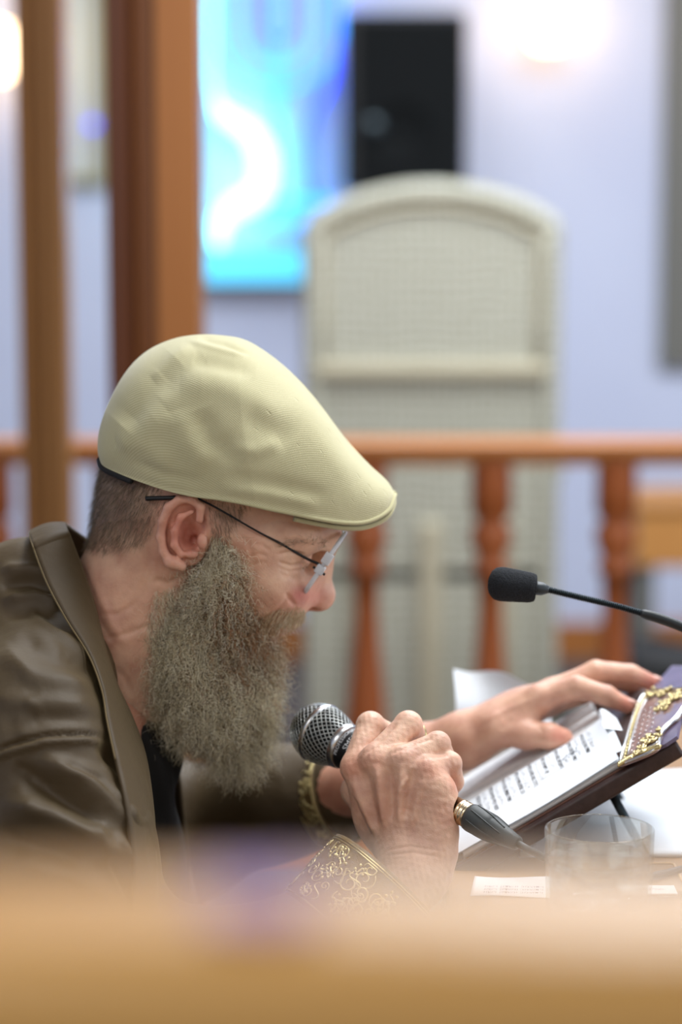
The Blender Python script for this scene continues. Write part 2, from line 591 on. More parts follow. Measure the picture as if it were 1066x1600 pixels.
def clear_mat(name, ior, share, tint):
    """clear glass or water: part straight-through, part refracting, with a surface reflection"""
    m, N, L, b = mat_new(name)
    b.inputs['Base Color'].default_value = (*tint, 1); b.inputs['Roughness'].default_value = 0.0
    b.inputs['Transmission Weight'].default_value = 1.0; b.inputs['IOR'].default_value = ior
    t = N.new('ShaderNodeBsdfTransparent'); t.inputs[0].default_value = (*tint, 1)
    mx = N.new('ShaderNodeMixShader'); mx.inputs[0].default_value = share
    L.new(b.outputs[0], mx.inputs[1]); L.new(t.outputs[0], mx.inputs[2])
    L.new(mx.outputs[0], N['Material Output'].inputs['Surface'])
    return m


M['glass'] = clear_mat('clear_glass', 1.45, 0.70, (0.97, 0.99, 0.985))
M['water'] = clear_mat('clear_water', 1.33, 0.70, (0.98, 0.995, 0.995))
M['skin'] = skin_mat()
M['hair'] = hair_mat('grey_hair')
M['cap'] = weave_mat('cap_twill', (168, 162, 122), (206, 201, 165), 240, 0.42, 0.0006, 0.6, 0.95, dots=True)
M['wicker'] = None


def satin():
    m, N, L, b = mat_new('brown_satin')
    tc = N.new('ShaderNodeTexCoord')
    t = N.new('ShaderNodeTexNoise'); t.inputs['Scale'].default_value = 9; t.inputs['Detail'].default_value = 3
    L.new(tc.outputs['Object'], t.inputs['Vector'])
    mx = N.new('ShaderNodeMix'); mx.data_type = 'RGBA'
    mx.inputs['A'].default_value = (*s2l((58, 46, 26)), 1); mx.inputs['B'].default_value = (*s2l((77, 61, 37)), 1)
    L.new(t.outputs['Fac'], mx.inputs['Factor']); L.new(mx.outputs['Result'], b.inputs['Base Color'])
    b.inputs['Roughness'].default_value = 0.60
    b.inputs['Specular IOR Level'].default_value = 0.42
    b.inputs['Sheen Weight'].default_value = 0.15
    b.inputs['Sheen Tint'].default_value = (*s2l((210, 190, 140)), 1)
    n2 = N.new('ShaderNodeTexNoise'); n2.inputs['Scale'].default_value = 28; n2.inputs['Detail'].default_value = 4
    L.new(tc.outputs['Object'], n2.inputs['Vector'])
    wv = N.new('ShaderNodeTexWave'); wv.inputs['Scale'].default_value = 420
    L.new(tc.outputs['Object'], wv.inputs['Vector'])
    ad = N.new('ShaderNodeMath'); ad.operation = 'MULTIPLY_ADD'; ad.inputs[1].default_value = 0.02
    L.new(wv.outputs['Fac'], ad.inputs[0]); L.new(n2.outputs['Fac'], ad.inputs[2])
    bp = N.new('ShaderNodeBump'); bp.inputs['Strength'].default_value = 0.5; bp.inputs['Distance'].default_value = 0.004
    L.new(ad.outputs[0], bp.inputs['Height']); L.new(bp.outputs[0], b.inputs['Normal'])
    return m


def wicker():
    m, N, L, b = mat_new('wicker_weave')
    tc = N.new('ShaderNodeTexCoord')
    w1 = N.new('ShaderNodeTexWave'); w1.bands_direction = 'Z'; w1.inputs['Scale'].default_value = 15; w1.inputs['Distortion'].default_value = 5.0
    w2 = N.new('ShaderNodeTexWave'); w2.bands_direction = 'X'; w2.inputs['Scale'].default_value = 17; w2.inputs['Distortion'].default_value = 5.0
    L.new(tc.outputs['Object'], w1.inputs['Vector']); L.new(tc.outputs['Object'], w2.inputs['Vector'])
    ml = N.new('ShaderNodeMath'); ml.operation = 'MULTIPLY'; L.new(w1.outputs['Fac'], ml.inputs[0]); L.new(w2.outputs['Fac'], ml.inputs[1])
    mx = N.new('ShaderNodeMix'); mx.data_type = 'RGBA'
    mx.inputs['A'].default_value = (*s2l((156, 155, 136)), 1); mx.inputs['B'].default_value = (*s2l((204, 206, 196)), 1)
    L.new(ml.outputs[0], mx.inputs['Factor']); L.new(mx.outputs['Result'], b.inputs['Base Color'])
    bp = N.new('ShaderNodeBump'); bp.inputs['Strength'].default_value = 0.6; bp.inputs['Distance'].default_value = 0.004
    L.new(ml.outputs[0], bp.inputs['Height']); L.new(bp.outputs[0], b.inputs['Normal'])
    b.inputs['Roughness'].default_value = 0.7
    return m


M['satin'] = satin()
M['wicker'] = wicker()

# ------------------------------------------------------------------ the room
def struct(name, c, s, m):
    return tag(box_obj(name, c, s, m), kind='structure')


WY = 4.62
struct('floor', (0.5, 0.5, -0.05), (7.0, 8.6, 0.1), M['floor'])
struct('wall_back', (0.5, WY + 0.05, 1.5), (7.0, 0.1, 3.0), M['wall'])
struct('wall_left', (-2.95, 0.9, 1.5), (0.1, 7.4, 3.0), M['wall'])
struct('wall_right', (3.95, 0.9, 1.5), (0.1, 7.4, 3.0), M['wall'])
struct('ceiling', (0.5, 0.9, 3.05), (7.0, 7.5, 0.1), M['ceil'])
struct('baseboard_back', (0.5, WY - 0.01, 0.05), (6.8, 0.02, 0.1), M['wood_rail'])


def post(name, x0, x1, y, mt, label, grooves, face_tones=None):
    """square wooden post from the floor to the ceiling with vertical grooves and lit or shaded strips"""
    a, b = P(x0, 400, y), P(x1, 400, y)
    wd = b[0] - a[0]
    cx = (a[0] + b[0]) / 2
    r = empty(name, (cx, y + wd / 2, 0), label, 'column')
    bm = bmesh.new()
    prof = []
    n = 60
    hw = wd / 2
    for i in range(n + 1):
        u = -hw + wd * i / n
        d = 0.0
        for g, gw, gd in grooves:
            d = max(d, gd * max(0.0, 1 - ((u / wd + 0.5 - g) / gw) ** 2))
        prof.append((u, d))
    pts = [(u, -hw + d) for u, d in prof] + [(hw, hw), (-hw, hw)]
    vb = [bm.verts.new((cx + p[0], y + hw + p[1], 0.0)) for p in pts]
    vt = [bm.verts.new((cx + p[0], y + hw + p[1], 3.0)) for p in pts]
    for i in range(len(pts)):
        j = (i + 1) % len(pts)
        bm.faces.new((vb[i], vb[j], vt[j], vt[i]))
    bm.faces.new(vt); bm.faces.new(vb[::-1])
    link('shaft', bm_mesh('shaft', bm), mt, r, False)
    if face_tones:
        for f0, f1, dz, m_ in face_tones:
            box_obj('light_shade_strip', (a[0] + wd * (f0 + f1) / 2, y - dz / 2, 1.5), (wd * (f1 - f0), dz, 3.0), m_, r, bev=0.002)
    box_obj('plinth', (cx, y + hw, 0.07), (wd * 1.25, wd * 1.25, 0.14), mt, r, bev=0.008)
    return r


post('wooden_column', 168, 313, 1.55, M['wood_dark'], 'thick dark brown wooden column left of the blue neon light', [(0.27, 0.03, 0.012), (0.30, 0.02, 0.012), (0.55, 0.02, 0.01), (0.62, 0.02, 0.008)], [(0.0, .24, .006, M['wood_shaded']), (.53, 1.0, .010, M['wood_lit'])])  # left strip carries the face's shade, right strip its light, as wood colour
post('wooden_column', 28, 103, 2.0, M['wood_mid'], 'thin amber wooden column at the far left edge', [(0.22, 0.10, 0.008), (0.5, 0.05, 0.006)])

# balustrade behind the man
BY = 2.35
rail = empty('wooden_balustrade', (0, BY, 0), 'brown wooden balustrade with turned balusters behind the reading man', 'railing')
zr = P(533, 697, BY)[2]
x0, x1 = -2.88, 3.88
bm = bmesh.new()
add_box(bm, ((x0 + x1) / 2, BY, zr), (x1 - x0, 0.085, 0.026), bev=0.009)
add_box(bm, ((x0 + x1) / 2, BY, zr - 0.022), (x1 - x0, 0.05, 0.02))
link('top_rail', bm_mesh('top_rail', bm), M['wood_rail'], rail, False)
box_obj('bottom_rail', ((x0 + x1) / 2, BY, 0.09), (x1 - x0, 0.07, 0.05), M['wood_rail'], rail, bev=0.006)
bp = np.array([(0.0, .030), (.10, .030), (.105, .022), (.125, .030), (.15, .034), (.22, .032), (.34, .022), (.44, .017), (.50, .020), (.505, .027), (.52, .027), (.53, .020), (.56, .030), (.585, .030), (.60, .021), (.615, .030), (.66, .030), (.715, .030)])
bp[:, 1] *= 1.25
bp[:, 0] *= (zr - 0.02 - 0.115) / 0.715
sp = P(765, 800, BY)[0] - P(570, 800, BY)[0]
xb = P(768, 800, BY)[0]
for i in range(-16, 17):
    mb = MB()
    x = xb + i * sp
    if x < x0 or x > x1: continue
    mb.add(*lathe(bp, 24, (x, BY, 0.115), (x, BY, 1)))
    mb.build('baluster', M['wood_bal'], rail)

# wicker armchair seen from behind
CY = 2.95
ch = empty('wicker_chair', (P(672, 500, CY)[0], CY, 0), 'cream woven wicker chair with a tall arched back behind the railing', 'chair')
xl, xr = P(474, 500, CY)[0], P(876, 500, CY)[0]
zt, zs = P(650, 284, CY)[2], P(470, 345, CY)[2]
xm = (xl + xr) / 2
hwid = (xr - xl) / 2


def arch_panel(hw, z0, zs_, zt_, y0, th, n=40):
    bm = bmesh.new()
    pts = [(-hw, z0), (hw, z0)]
    for i in range(n + 1):
        u = hw - 2 * hw * i / n
        pts.append((u, zs_ + (zt_ - zs_) * max(0.0, math.cos(u / hw * PI / 2)) ** 0.62))
    f = [bm.verts.new((xm + a, y0, b)) for a, b in pts]
    k = [bm.verts.new((xm + a, y0 + th, b)) for a, b in pts]
    bm.faces.new(f); bm.faces.new(k[::-1])
    for i in range(len(pts)):
        j = (i + 1) % len(pts)
        bm.faces.new((f[i], f[j], k[j], k[i]))
    return bm, pts


bm, _ = arch_panel(hwid - 0.02, 0.5, zs - 0.02, zt - 0.02, CY, 0.05)
link('backrest', bm_mesh('backrest', bm), M['wicker'], ch, False)
_, pts = arch_panel(hwid - 0.02, 0.10, zs - 0.02, zt - 0.02, CY, 0.05)
fr = [(xm + a, CY + 0.01, b) for a, b in [pts[1], (pts[1][0], .5), (pts[1][0], zs - .09), (pts[1][0], zs - .05)] + pts[2:] + [(-pts[1][0], zs - .05), (-pts[1][0], zs - .09), (-pts[1][0], .5)]] + [(xm - hwid + 0.02, CY + 0.01, 0.10)]
mb = MB().tube(spline(fr, 160), 0.022, 12)
mb.build('back_frame', M['wicker'], ch)
wick_band = mat('wicker_trim', (180, 173, 148), 0.7, bump=0.6, bscale=120)
zb = P(650, 578, CY)[2]
for hh, nm in ((zb, 'trim_band'),):
    box_obj(nm, (xm, CY - 0.008, hh), (2 * hwid - 0.05, 0.02, 0.028), wick_band, ch, bev=0.006)
_, pi_ = arch_panel(hwid - 0.045, zb, zs - 0.040, zt - 0.048, CY, 0.05)
MB().tube(spline([(xm + a, CY - 0.004, b) for a, b in pi_[1:]] + [(xm - hwid + 0.045, CY - 0.004, zb)], 120), 0.005, 8).build('inner_piping', wick_band, ch)
box_obj('back_skirt', (xm, CY + 0.02, 0.32), (2 * hwid - 0.05, 0.04, 0.40), M['wicker'], ch)
for k in (-0.55, 0.0, 0.55):
    box_obj('slat', (xm + k * hwid, CY - 0.006, 0.36), (0.045, 0.02, 0.52), wick_band, ch, bev=0.005)
box_obj('seat', (xm, CY + 0.30, 0.43), (2 * hwid, 0.50, 0.08), M['wicker'], ch, bev=0.02)
for sx in (-1, 1):
    MB().tube(spline([(xm + sx * hwid * 0.96, CY + 0.05, 0.72), (xm + sx * hwid * 1.0, CY + 0.3, 0.70), (xm + sx * hwid * 0.98, CY + 0.52, 0.64), (xm + sx * hwid * 0.96, CY + 0.54, 0.42)], 30), 0.026, 12).build('armrest', M['wicker'], ch)
    for yy in (0.03, 0.52):
        MB().tube([(xm + sx * (hwid - 0.04), CY + yy, 0.0), (xm + sx * (hwid - 0.04), CY + yy, 0.42)], 0.022, 12).build('leg', M['wicker'], ch)

# loudspeaker on a stand behind the chair
SY = 4.15
sp0, sp1 = P(536, 18, SY), P(729, 300, SY)
spk = empty('loudspeaker', ((sp0[0] + sp1[0]) / 2, SY + 0.15, sp1[2]), 'tall black loudspeaker standing above the wicker chair back', 'speaker')
wx, hz = sp1[0] - sp0[0], sp0[2] - sp1[2]
cx, cz = (sp0[0] + sp1[0]) / 2, (sp0[2] + sp1[2]) / 2
bm = bmesh.new()
add_box(bm, (cx, SY + 0.15, cz), (wx, 0.29, hz), bev=0.018)
link('cabinet', bm_mesh('cabinet', bm), M['black'], spk, False)
box_obj('grille', (cx + 0.012, SY + 0.004, cz), (wx * 0.86, 0.012, hz * 0.93), M['grille'], spk, bev=0.005)
mb = MB(); mb.add(*lathe([(0, .0), (0.0, .076), (-.004, .080), (-.005, .084), (0.004, .088)], 40, (cx - 0.01, SY - 0.004, cz - hz * 0.18), (cx - 0.01, SY + 1, cz - hz * 0.18))); mb.build('woofer', M['grille'], spk)
mb = MB(); mb.add(*lathe([(-.014, .0), (-.012, .02), (-.006, .03), (0.004, .035)], 30, (cx - 0.08, SY - 0.004, cz - hz * 0.14), (cx - 0.08, SY + 1, cz - hz * 0.14))); mb.build('badge', M['gunmetal'], spk)
st = empty('speaker_stand', (cx, SY + 0.15, 0), 'black tripod pole stand holding up the tall loudspeaker', 'stand')
MB().tube([(cx, SY + 0.15, 0.12), (cx, SY + 0.15, sp1[2] - 0.01)], 0.018, 14).build('pole', M['black'], st)
for k in range(3):
    a = 0.5 + k * 2 * PI / 3
    MB().tube([(cx + .02 * math.cos(a), SY + .15 + .02 * math.sin(a), .55), (cx + .3 * math.cos(a), SY + .15 + .3 * math.sin(a), .015)], 0.012, 10).build('leg', M['black'], st)

# wall lamps
def sconce(px, py, label, r=0.058, y=WY):
    c = P(px, py, y - 0.12)
    o = empty('wall_lamp', c, label, 'lamp')
    mb = MB(); mb.add(*lathe([(-.02, .0), (-.02, .05), (0, .055), (.01, .055)], 30, (c[0], y - 0.02, c[2]), (c[0], y + 1, c[2]))); mb.build('wall_plate', M['silver'], o)
    MB().tube([(c[0], y - 0.02, c[2]), (c[0], y - 0.10, c[2] - 0.02)], 0.008, 10).build('arm', M['silver'], o)
    mb = MB(); mb.add(*lathe([(-.09, .001), (-.088, r * .5), (-.07, r * .85), (-.03, r * 1.0), (.02, r * .95), (.05, r * .75), (.06, .001)], 30, (c[0], y - 0.12, c[2]), (c[0], y - 0.12, c[2] + 1))); mb.build('lamp_shade', M['lamp'], o)
    l = bpy.data.lights.new('lamp_glow', 'POINT'); l.energy = 0.8; l.color = (1.0, 0.72, 0.42); l.shadow_soft_size = 0.09
    lo = bpy.data.objects.new('lamp_glow', l); lo.location = (c[0], y - 0.24, c[2] + 0.02); COL.objects.link(lo)
    return o


sconce(858, 22, 'glowing round wall lamp right of the black loudspeaker')
sconce(-8, 70, 'glowing wall lamp at the far left edge of the picture')

# framed panels on the back wall
def framed(name, x0_, y0_, x1_, y1_, label, cat, fw, fm, pm):
    a, b = P(x0_, y0_, WY - 0.02), P(x1_, y1_, WY - 0.02)
    cx_, cz_ = (a[0] + b[0]) / 2, (a[2] + b[2]) / 2
    o = empty(name, (cx_, WY - 0.01, cz_), label, cat)
    W_, H_ = b[0] - a[0], a[2] - b[2]
    box_obj('panel', (cx_, WY - 0.012, cz_), (W_ - fw, 0.012, H_ - fw), pm, o)
    bm = bmesh.new()
    for s_ in (-1, 1):
        add_box(bm, (cx_ + s_ * (W_ - fw) / 2, WY - 0.018, cz_), (fw, 0.034, H_))
        add_box(bm, (cx_, WY - 0.018, cz_ + s_ * (H_ - fw) / 2), (W_ - 2 * fw, 0.034, fw))
    link('frame', bm_mesh('frame', bm), fm, o, False)
    return o


framed('framed_board', 60, -90, 168, 290, 'pale board in an olive frame between the two wooden columns', 'board', 0.022, M['olive'], M['pic'])
framed('framed_picture', 1042, -120, 1240, 572, 'grey framed picture at the right edge above the railing', 'picture', 0.16, M['greyframe'], M['pic'])

# blue neon menorah on the wall
NY = WY - 0.06
neo = empty('neon_menorah', P(437, 300, NY), 'glowing blue and cyan neon menorah sign on the wall', 'neon sign')


def NP(px, py, dy=0.0): return P(px, py, NY + dy)


for k, (r, m_) in enumerate(((24, 'tube_blue'), (60, 'tube_cyan'), (96, 'tube_cyan'))):
    pts = [NP(435 - r, -260)] + [NP(435 - r, y) for y in (-150, -60, 20)] + [NP(435 - r * math.cos(a), 42 + r * math.sin(a)) for a in np.linspace(0.15, PI - 0.15, 16)] + [NP(435 + r, y) for y in (20, -60, -150)] + [NP(435 + r, -260)]
    MB().tube(pts, 0.0062, 10).build('neon_branch', M[m_], neo)
MB().tube([NP(435, -260), NP(435, 60), NP(435, 140), NP(437, 300)], 0.007, 10).build('neon_stem', M['tube_cyan'], neo)
L_ = spline([NP(331, -60, -.01), NP(331, 60, -.01), NP(334, 140, -.01), NP(352, 180, -.01), NP(392, 208, -.01), NP(412, 250, -.01), NP(406, 300, -.01), NP(372, 322, -.01), NP(348, 345, -.01), NP(342, 400, -.01), NP(341, 430, -.01)], 60)
MB().tube(L_, np.interp(np.linspace(0, 1, 60), [0, .22, .3, .5, .72, .85, 1], [.003, .004, .022, .034, .032, .016, .004]), 12).build('neon_outline', M['tube_white'], neo)
R_ = spline([NP(522, -60), NP(524, 60), NP(516, 130), NP(488, 180), NP(478, 240), NP(486, 300), NP(520, 325)], 50)
MB().tube(R_, 0.008, 10).build('neon_outline', M['tube_blue'], neo)
MB().tube(spline([NP(350, 322), NP(400, 318), NP(440, 318), NP(500, 316), NP(530, 322)], 30), 0.012, 10).build('neon_base', M['tube_cyan'], neo)
MB().tube(spline([NP(395, 345), NP(420, 352), NP(460, 352), NP(480, 342)], 20), 0.008, 10).build('neon_base', M['tube_cyan'], neo)
a, b = P(318, 388, NY), P(474, 440, NY)
lb = empty('light_box', ((a[0] + b[0]) / 2, NY, (a[2] + b[2]) / 2), 'low cyan glowing box mounted under the neon menorah', 'light box')
box_obj('face', ((a[0] + b[0]) / 2, NY - 0.03, (a[2] + b[2]) / 2), (b[0] - a[0], 0.01, a[2] - b[2]), M['lbox'], lb, bev=0.003)
box_obj('case', ((a[0] + b[0]) / 2, NY + 0.015, (a[2] + b[2]) / 2), (b[0] - a[0] + .01, 0.08, a[2] - b[2] + .01), M['shelf'], lb, bev=0.003)
a = P(143, 195, WY - 0.05)
mb = MB(); mb.add(*lathe([(-.010, .001), (-.008, .006), (0, .009), (.03, .009)], 20, a, a + np.array([0, 1, 0]))); o = mb.build('blue_glint', M['tube_blue']); tag(o, 'small glowing blue glint beside the olive framed board', 'lamp')  # glowing bit standing in for a blue reflection
_n = bpy.data.lights.new('neon_glow', 'AREA'); _n.energy = 1.0; _n.color = (0.25, 0.4, 1.0); _n.size = 0.4
_o = bpy.data.objects.new('neon_glow', _n); _o.location = NP(437, 180, -0.10); _o.rotation_euler = (-PI / 2, 0, 0); COL.objects.link(_o)

# things seen low through the railing on the right
a, b = P(996, 797, 3.6), P(1150, 888, 3.6)
cab = empty('wooden_cabinet', ((a[0] + b[0]) / 2, 3.75, 0), 'low yellow wooden cabinet behind the right end of the railing', 'cabinet')
box_obj('body', ((a[0] + b[0]) / 2, 3.76, (a[2] + b[2]) / 2), (b[0] - a[0], 0.3, a[2] - b[2]), M['wood_box'], cab, bev=0.005)
box_obj('cabinet_top', ((a[0] + b[0]) / 2, 3.76, a[2] + .008), (b[0] - a[0] + .02, 0.32, 0.016), M['wood_box'], cab, bev=0.004)
for xx in (a[0] + .03, b[0] - .03):
    for yy in (3.64, 3.88):
        box_obj('leg', (xx, yy, b[2] / 2), (0.035, 0.035, b[2]), M['greyframe'], cab)
a = P(1050, 1032, 2.9)
F = Field(a - .25, a + .25, .008)
F.ell(a, (.13, .09, .035), k=.02); F.ell(a + np.array([.06, 0, -.02]), (.12, .1, .03), k=.02); F.ell(a + np.array([-.05, .02, .015]), (.07, .05, .03), k=.02)
co, q = F.mesh()
bag = link('black_bag', np_mesh('black_bag', co, q), M['black']); tag(bag, 'black soft bag lying low beyond the railing at right', 'bag')
a2 = a.copy(); a2[2] = (a[2] - .07) / 2
o = box_obj('low_bench', (a[0] + .03, a[1], a2[2] ), (.5, .26, (a[2] - .07)), M['greyframe'], bev=.01); tag(o, 'grey low bench under the black bag beyond the railing', 'bench')

# ------------------------------------------------------------------ near railing, out of focus
NRY = -1.40
z_top = P(533, 1402, NRY)[2]
nr = empty('near_wooden_rail', (0, NRY, 0), 'blurred orange-brown wooden rail across the bottom of the picture', 'railing')
box_obj('top_rail', (0, NRY, z_top - 0.02), (2.2, 0.07, 0.04), M['wood_front'], nr, bev=0.014, smooth=False)
box_obj('front_panel', (0, NRY, z_top - 0.24), (2.2, 0.03, 0.40), M['wood_front'], nr)
for xx in (-1.05, -0.35, 0.35, 1.05):
    box_obj('post', (xx, NRY, (z_top - 0.44) / 2), (0.06, 0.05, z_top - 0.44), M['wood_front'], nr, bev=.006)
a = P(408, 1392, NRY - .012)
F = Field(a - .05, a + .05, .001)
F.ell(a + np.array([0, 0, -.002]), (.014, .010, .0022), k=.002)
F.ell(a + np.array([.005, 0, .0012]), (.005, .005, .0024), k=.003)
F.ell(a + np.array([-.006, .003, .001]), (.005, .005, .0024), k=.003)
co, q = F.mesh()
nn = mesh_normals(co, q); co += nn * (vnoise(co, 500, 1) * .0008)[:, None]
zz = z_top - .0008 - co[:, 2].min()
co[:, 2] += zz
o = link('purple_cloth', np_mesh('purple_cloth', co, q), M['cloth_purple']); tag(o, 'small blurred purple cloth lying on the near rail', 'cloth')

# ================================================================== the man
MY = 0.10
person = empty('person', (P(60, 1300, MY)[0], MY, 0.46), 'bearded man in brown satin coat and tan flat cap leaning forward to read', 'person')
SC = 1.0 / 1890.0          # metres per pixel at the man's depth


def pr(px_): return px_ * SC


# ---------- head and neck
F = Field(P(60, 1180, MY) - np.array([0.01, 0.11, 0]), P(565, 520, MY) + np.array([0, 0.11, 0]), 0.00105)
F.ell(P(336, 738, MY), (pr(172), 0.077, pr(150)), rot=0.38, k=.01)              # cranium
F.ell(P(258, 792, MY), (pr(104), 0.068, pr(92)), rot=0.6, k=.03)                # occiput
F.ell(P(415, 875, MY), (pr(102), 0.060, pr(115)), rot=0.3, k=.03)              # face mass
F.ell(P(452, 812, MY), (pr(66), 0.057, pr(62)), rot=0.3, k=.03)                 # forehead
F.cone(P(500, 834, MY - .022), P(500, 834, MY + .022), pr(25), pr(25), k=.018)  # brow ridge
F.cone(P(478, 838, MY - .045), P(478, 838, MY + .045), pr(22), pr(22), k=.016)
for s in (-1, 1):
    F.ell(P(408, 905, MY + s * .043), (pr(48), .020, pr(34)), rot=0.35, k=.02)      # cheekbones
    F.ell(P(440, 935, MY + s * .030), (pr(30), .020, pr(36)), rot=0.2, k=.02)       # cheek beside the nose
    F.cone(P(395, 850, MY + s * .058), P(300, 812, MY + s * .070), pr(16), pr(14), k=.02)  # temple arch
F.ell(P(358, 970, MY), (pr(64), .054, pr(92)), rot=0.2, k=.03)                   # jaw
F.ell(P(384, 1038, MY), (pr(32), .030, pr(42)), k=.03)                           # chin
for s in (-1, 1):
    F.ell(P(482, 872, MY + s * .030), (pr(26), .017, pr(21)), rot=0.3, k=.012, sub=True)   # eye sockets
    F.ell(P(456, 873, MY + s * .031), (.0135, .0135, .0128), k=.003)                # lidded eyeballs
    F.ell(P(462, 866, MY + s * .031), (.0142, .0150, .0110), rot=0.5, k=.003)        # upper lid
    F.cone(P(478, 857, MY + s * .022), P(452, 851, MY + s * .048), pr(11), pr(9), k=.008)  # brow fold
F.chain([P(497, 858, MY), P(500, 885, MY), P(499, 925, MY)], [pr(13), pr(14), pr(20)], k=.010)   # nose
F.ell(P(499, 931, MY), (pr(25), .0138, pr(25)), rot=0.2, k=.008)                 # tip
for s in (-1, 1):
    F.ell(P(474, 931, MY + s * .0130), (pr(22), .0098, pr(19)), rot=0.25, k=.004)   # wings
    F.ell(P(486, 952, MY + s * .0095), (pr(13), .0050, pr(6)), rot=0.25, k=.003, sub=True)  # nostrils
F.cone(P(440, 962, MY - .012), P(440, 962, MY + .012), pr(22), pr(22), k=.015)   # upper lip mound
F.cone(P(412, 984, MY - .014), P(412, 984, MY + .014), pr(15), pr(15), k=.006)   # lips
F.cone(P(410, 998, MY - .012), P(410, 998, MY + .012), pr(14), pr(14), k=.004)
F.cone(P(250, 868, MY), P(140, 1100, MY + .005), pr(112), pr(120), k=.03)          # neck
F.cone(P(210, 990, MY - .02), P(232, 1110, MY), pr(58), pr(48), k=.03)             # throat
# ear
EYo = MY - .073


def ep(px, py, dy=0.0): return P(px, py, EYo + dy)


F.ell(ep(290, 832, .004), (pr(36), .008, pr(54)), rot=-0.12, k=.006)
F.ell(ep(297, 828, -.008), (pr(27), .009, pr(42)), rot=-0.12, k=.004, sub=True)
hel = [(312, 812), (314, 792), (299, 780), (281, 780), (264, 793), (254, 815), (251, 840), (256, 862), (265, 878)]
F.chain([ep(x, y, -.009 + .004 * (i / 8)) for i, (x, y) in enumerate(hel)], [.0030, .0034, .0038, .0038, .0038, .0038, .0038, .0036, .0046], k=.0022)
F.cone(ep(270, 878, -.006), ep(283, 884, -.004), .0050, .0046, k=.004)
F.chain([ep(300, 800, -.007), ep(283, 808, -.007), ep(273, 830, -.007), ep(273, 852, -.007), ep(283, 866, -.006)], [.0020, .0028, .0030, .0030, .0030], k=.003)  # antihelix
F.ell(ep(298, 838, -.003), (pr(15), .009, pr(20)), k=.003, sub=True)                # concha
F.ell(ep(303, 845, .002), (pr(8), .008, pr(9)), k=.002, sub=True)
F.ell(ep(316, 846, -.007), (pr(8), .0045, pr(13)), k=.004)                          # tragus
F.ell(ep(300, 866, -.005), (pr(10), .004, pr(7)), k=.004)
co, q = F.mesh()
nn = mesh_normals(co, q)
px, py = proj(co)
near = np.clip((MY + 0.0 - co[:, 1]) / 0.02, 0, 1)
nearf = np.clip(-nn[:, 1] * 2, 0, 1)
d = np.zeros(len(co))
for pts, wd, am in [
    ([(452, 934), (440, 950), (422, 975)], 5, -.0022), ([(446, 925), (456, 940), (462, 948)], 4, -.0020),
    ([(434, 890), (446, 900), (470, 905)], 5, -.0008), ([(420, 870), (405, 866), (388, 872)], 3, -.0008), ([(420, 878), (402, 880), (384, 890)], 3, -.0008),
    ([(424, 862), (410, 852), (395, 850)], 3, -.0007), ([(445, 838), (470, 838), (495, 845)], 4, .0008), ([(430, 868), (455, 862), (478, 868)], 3, -.0016),
    ([(434, 878), (455, 884), (478, 880)], 2.5, -.0020), ([(432, 885), (452, 893), (474, 890)], 3, -.0010),
    ([(370, 830), (388, 850), (396, 880), (398, 910)], 5, -.0010), ([(380, 825), (440, 812), (500, 828)], 4, -.0006),
    ([(120, 870), (150, 960), (180, 1010)], 5, -.0012), ([(105, 850), (135, 900), (150, 940)], 4, -.0010), ([(140, 900), (180, 985), (200, 1010)], 7, .0012),
    ([(160, 1000), (200, 990), (240, 975)], 5, -.0012), ([(150, 960), (185, 960), (215, 940)], 5, -.0008), ([(175, 1040), (195, 1060), (210, 1090)], 6, -.0010),
    ([(238, 905), (262, 912), (290, 900)], 6, -.0016), ([(228, 860), (234, 900), (226, 940)], 8, -.0012)]:
    d += fold(px, py, pts, wd, am)
d += vnoise(co, 160, 2) * .00025
co = co + nn * (d * nearf)[:, None]
c = np.tile(np.array(s2l((220, 180, 154))), (len(co), 1))


def blob(cx_, cy_, rx, ry, rgb, a=1.0):
    global c
    wgt = a * np.exp(-(((px - cx_) / rx) ** 2 + ((py - cy_) / ry) ** 2))
    c = c * (1 - wgt[:, None]) + np.array(s2l(rgb)) * wgt[:, None]


blob(488, 933, 32, 24, (212, 126, 118), .6)
blob(466, 930, 12, 14, (180, 84, 82), .6)
blob(285, 830, 45, 60, (214, 126, 106), .7)
blob(300, 840, 14, 18, (150, 70, 58), .6)
blob(170, 960, 90, 100, (208, 150, 122), .6)
blob(435, 955, 20, 26, (208, 136, 116), .35)
blob(422, 992, 16, 12, (196, 104, 100), .7)
blob(395, 870, 22, 40, (206, 146, 120), .5)
blob(455, 820, 60, 22, (190, 138, 112), .4)
# scalp under cropped hair
wg = 1 / (1 + np.exp(-( -(py - (848 + (px - 120) * -0.05) ) / 12))) * 1 / (1 + np.exp((px - 238) / 10))
wg2 = np.exp(-(((px - 352) / 26) ** 2 + ((py - 812) / 26) ** 2)) * .5
wg = np.clip(wg * .8 + wg2, 0, .9)
c = c * (1 - wg[:, None]) + np.array(s2l((98, 78, 58))) * wg[:, None]
parts_body = [(co, q, c)]
head_co, head_n, head_px, head_py = co, nn, px, py

# ---------- right hand, dorsal side to the camera, closed round the microphone
MIC0, MIC1 = P(500, 1145, .062), P(727, 1272, -.038)   # ball centre, cable end
F = Field(P(500, 1460, 0) - np.array([.02, .14, .03]), P(735, 1090, 0) + np.array([0.02, .10, 0.02]), 0.0009)
def HP(x, y, d):
    return P(x, y, d - .49 * ((x - 620) * .873 + (y - 1210) * .487) / 1930)


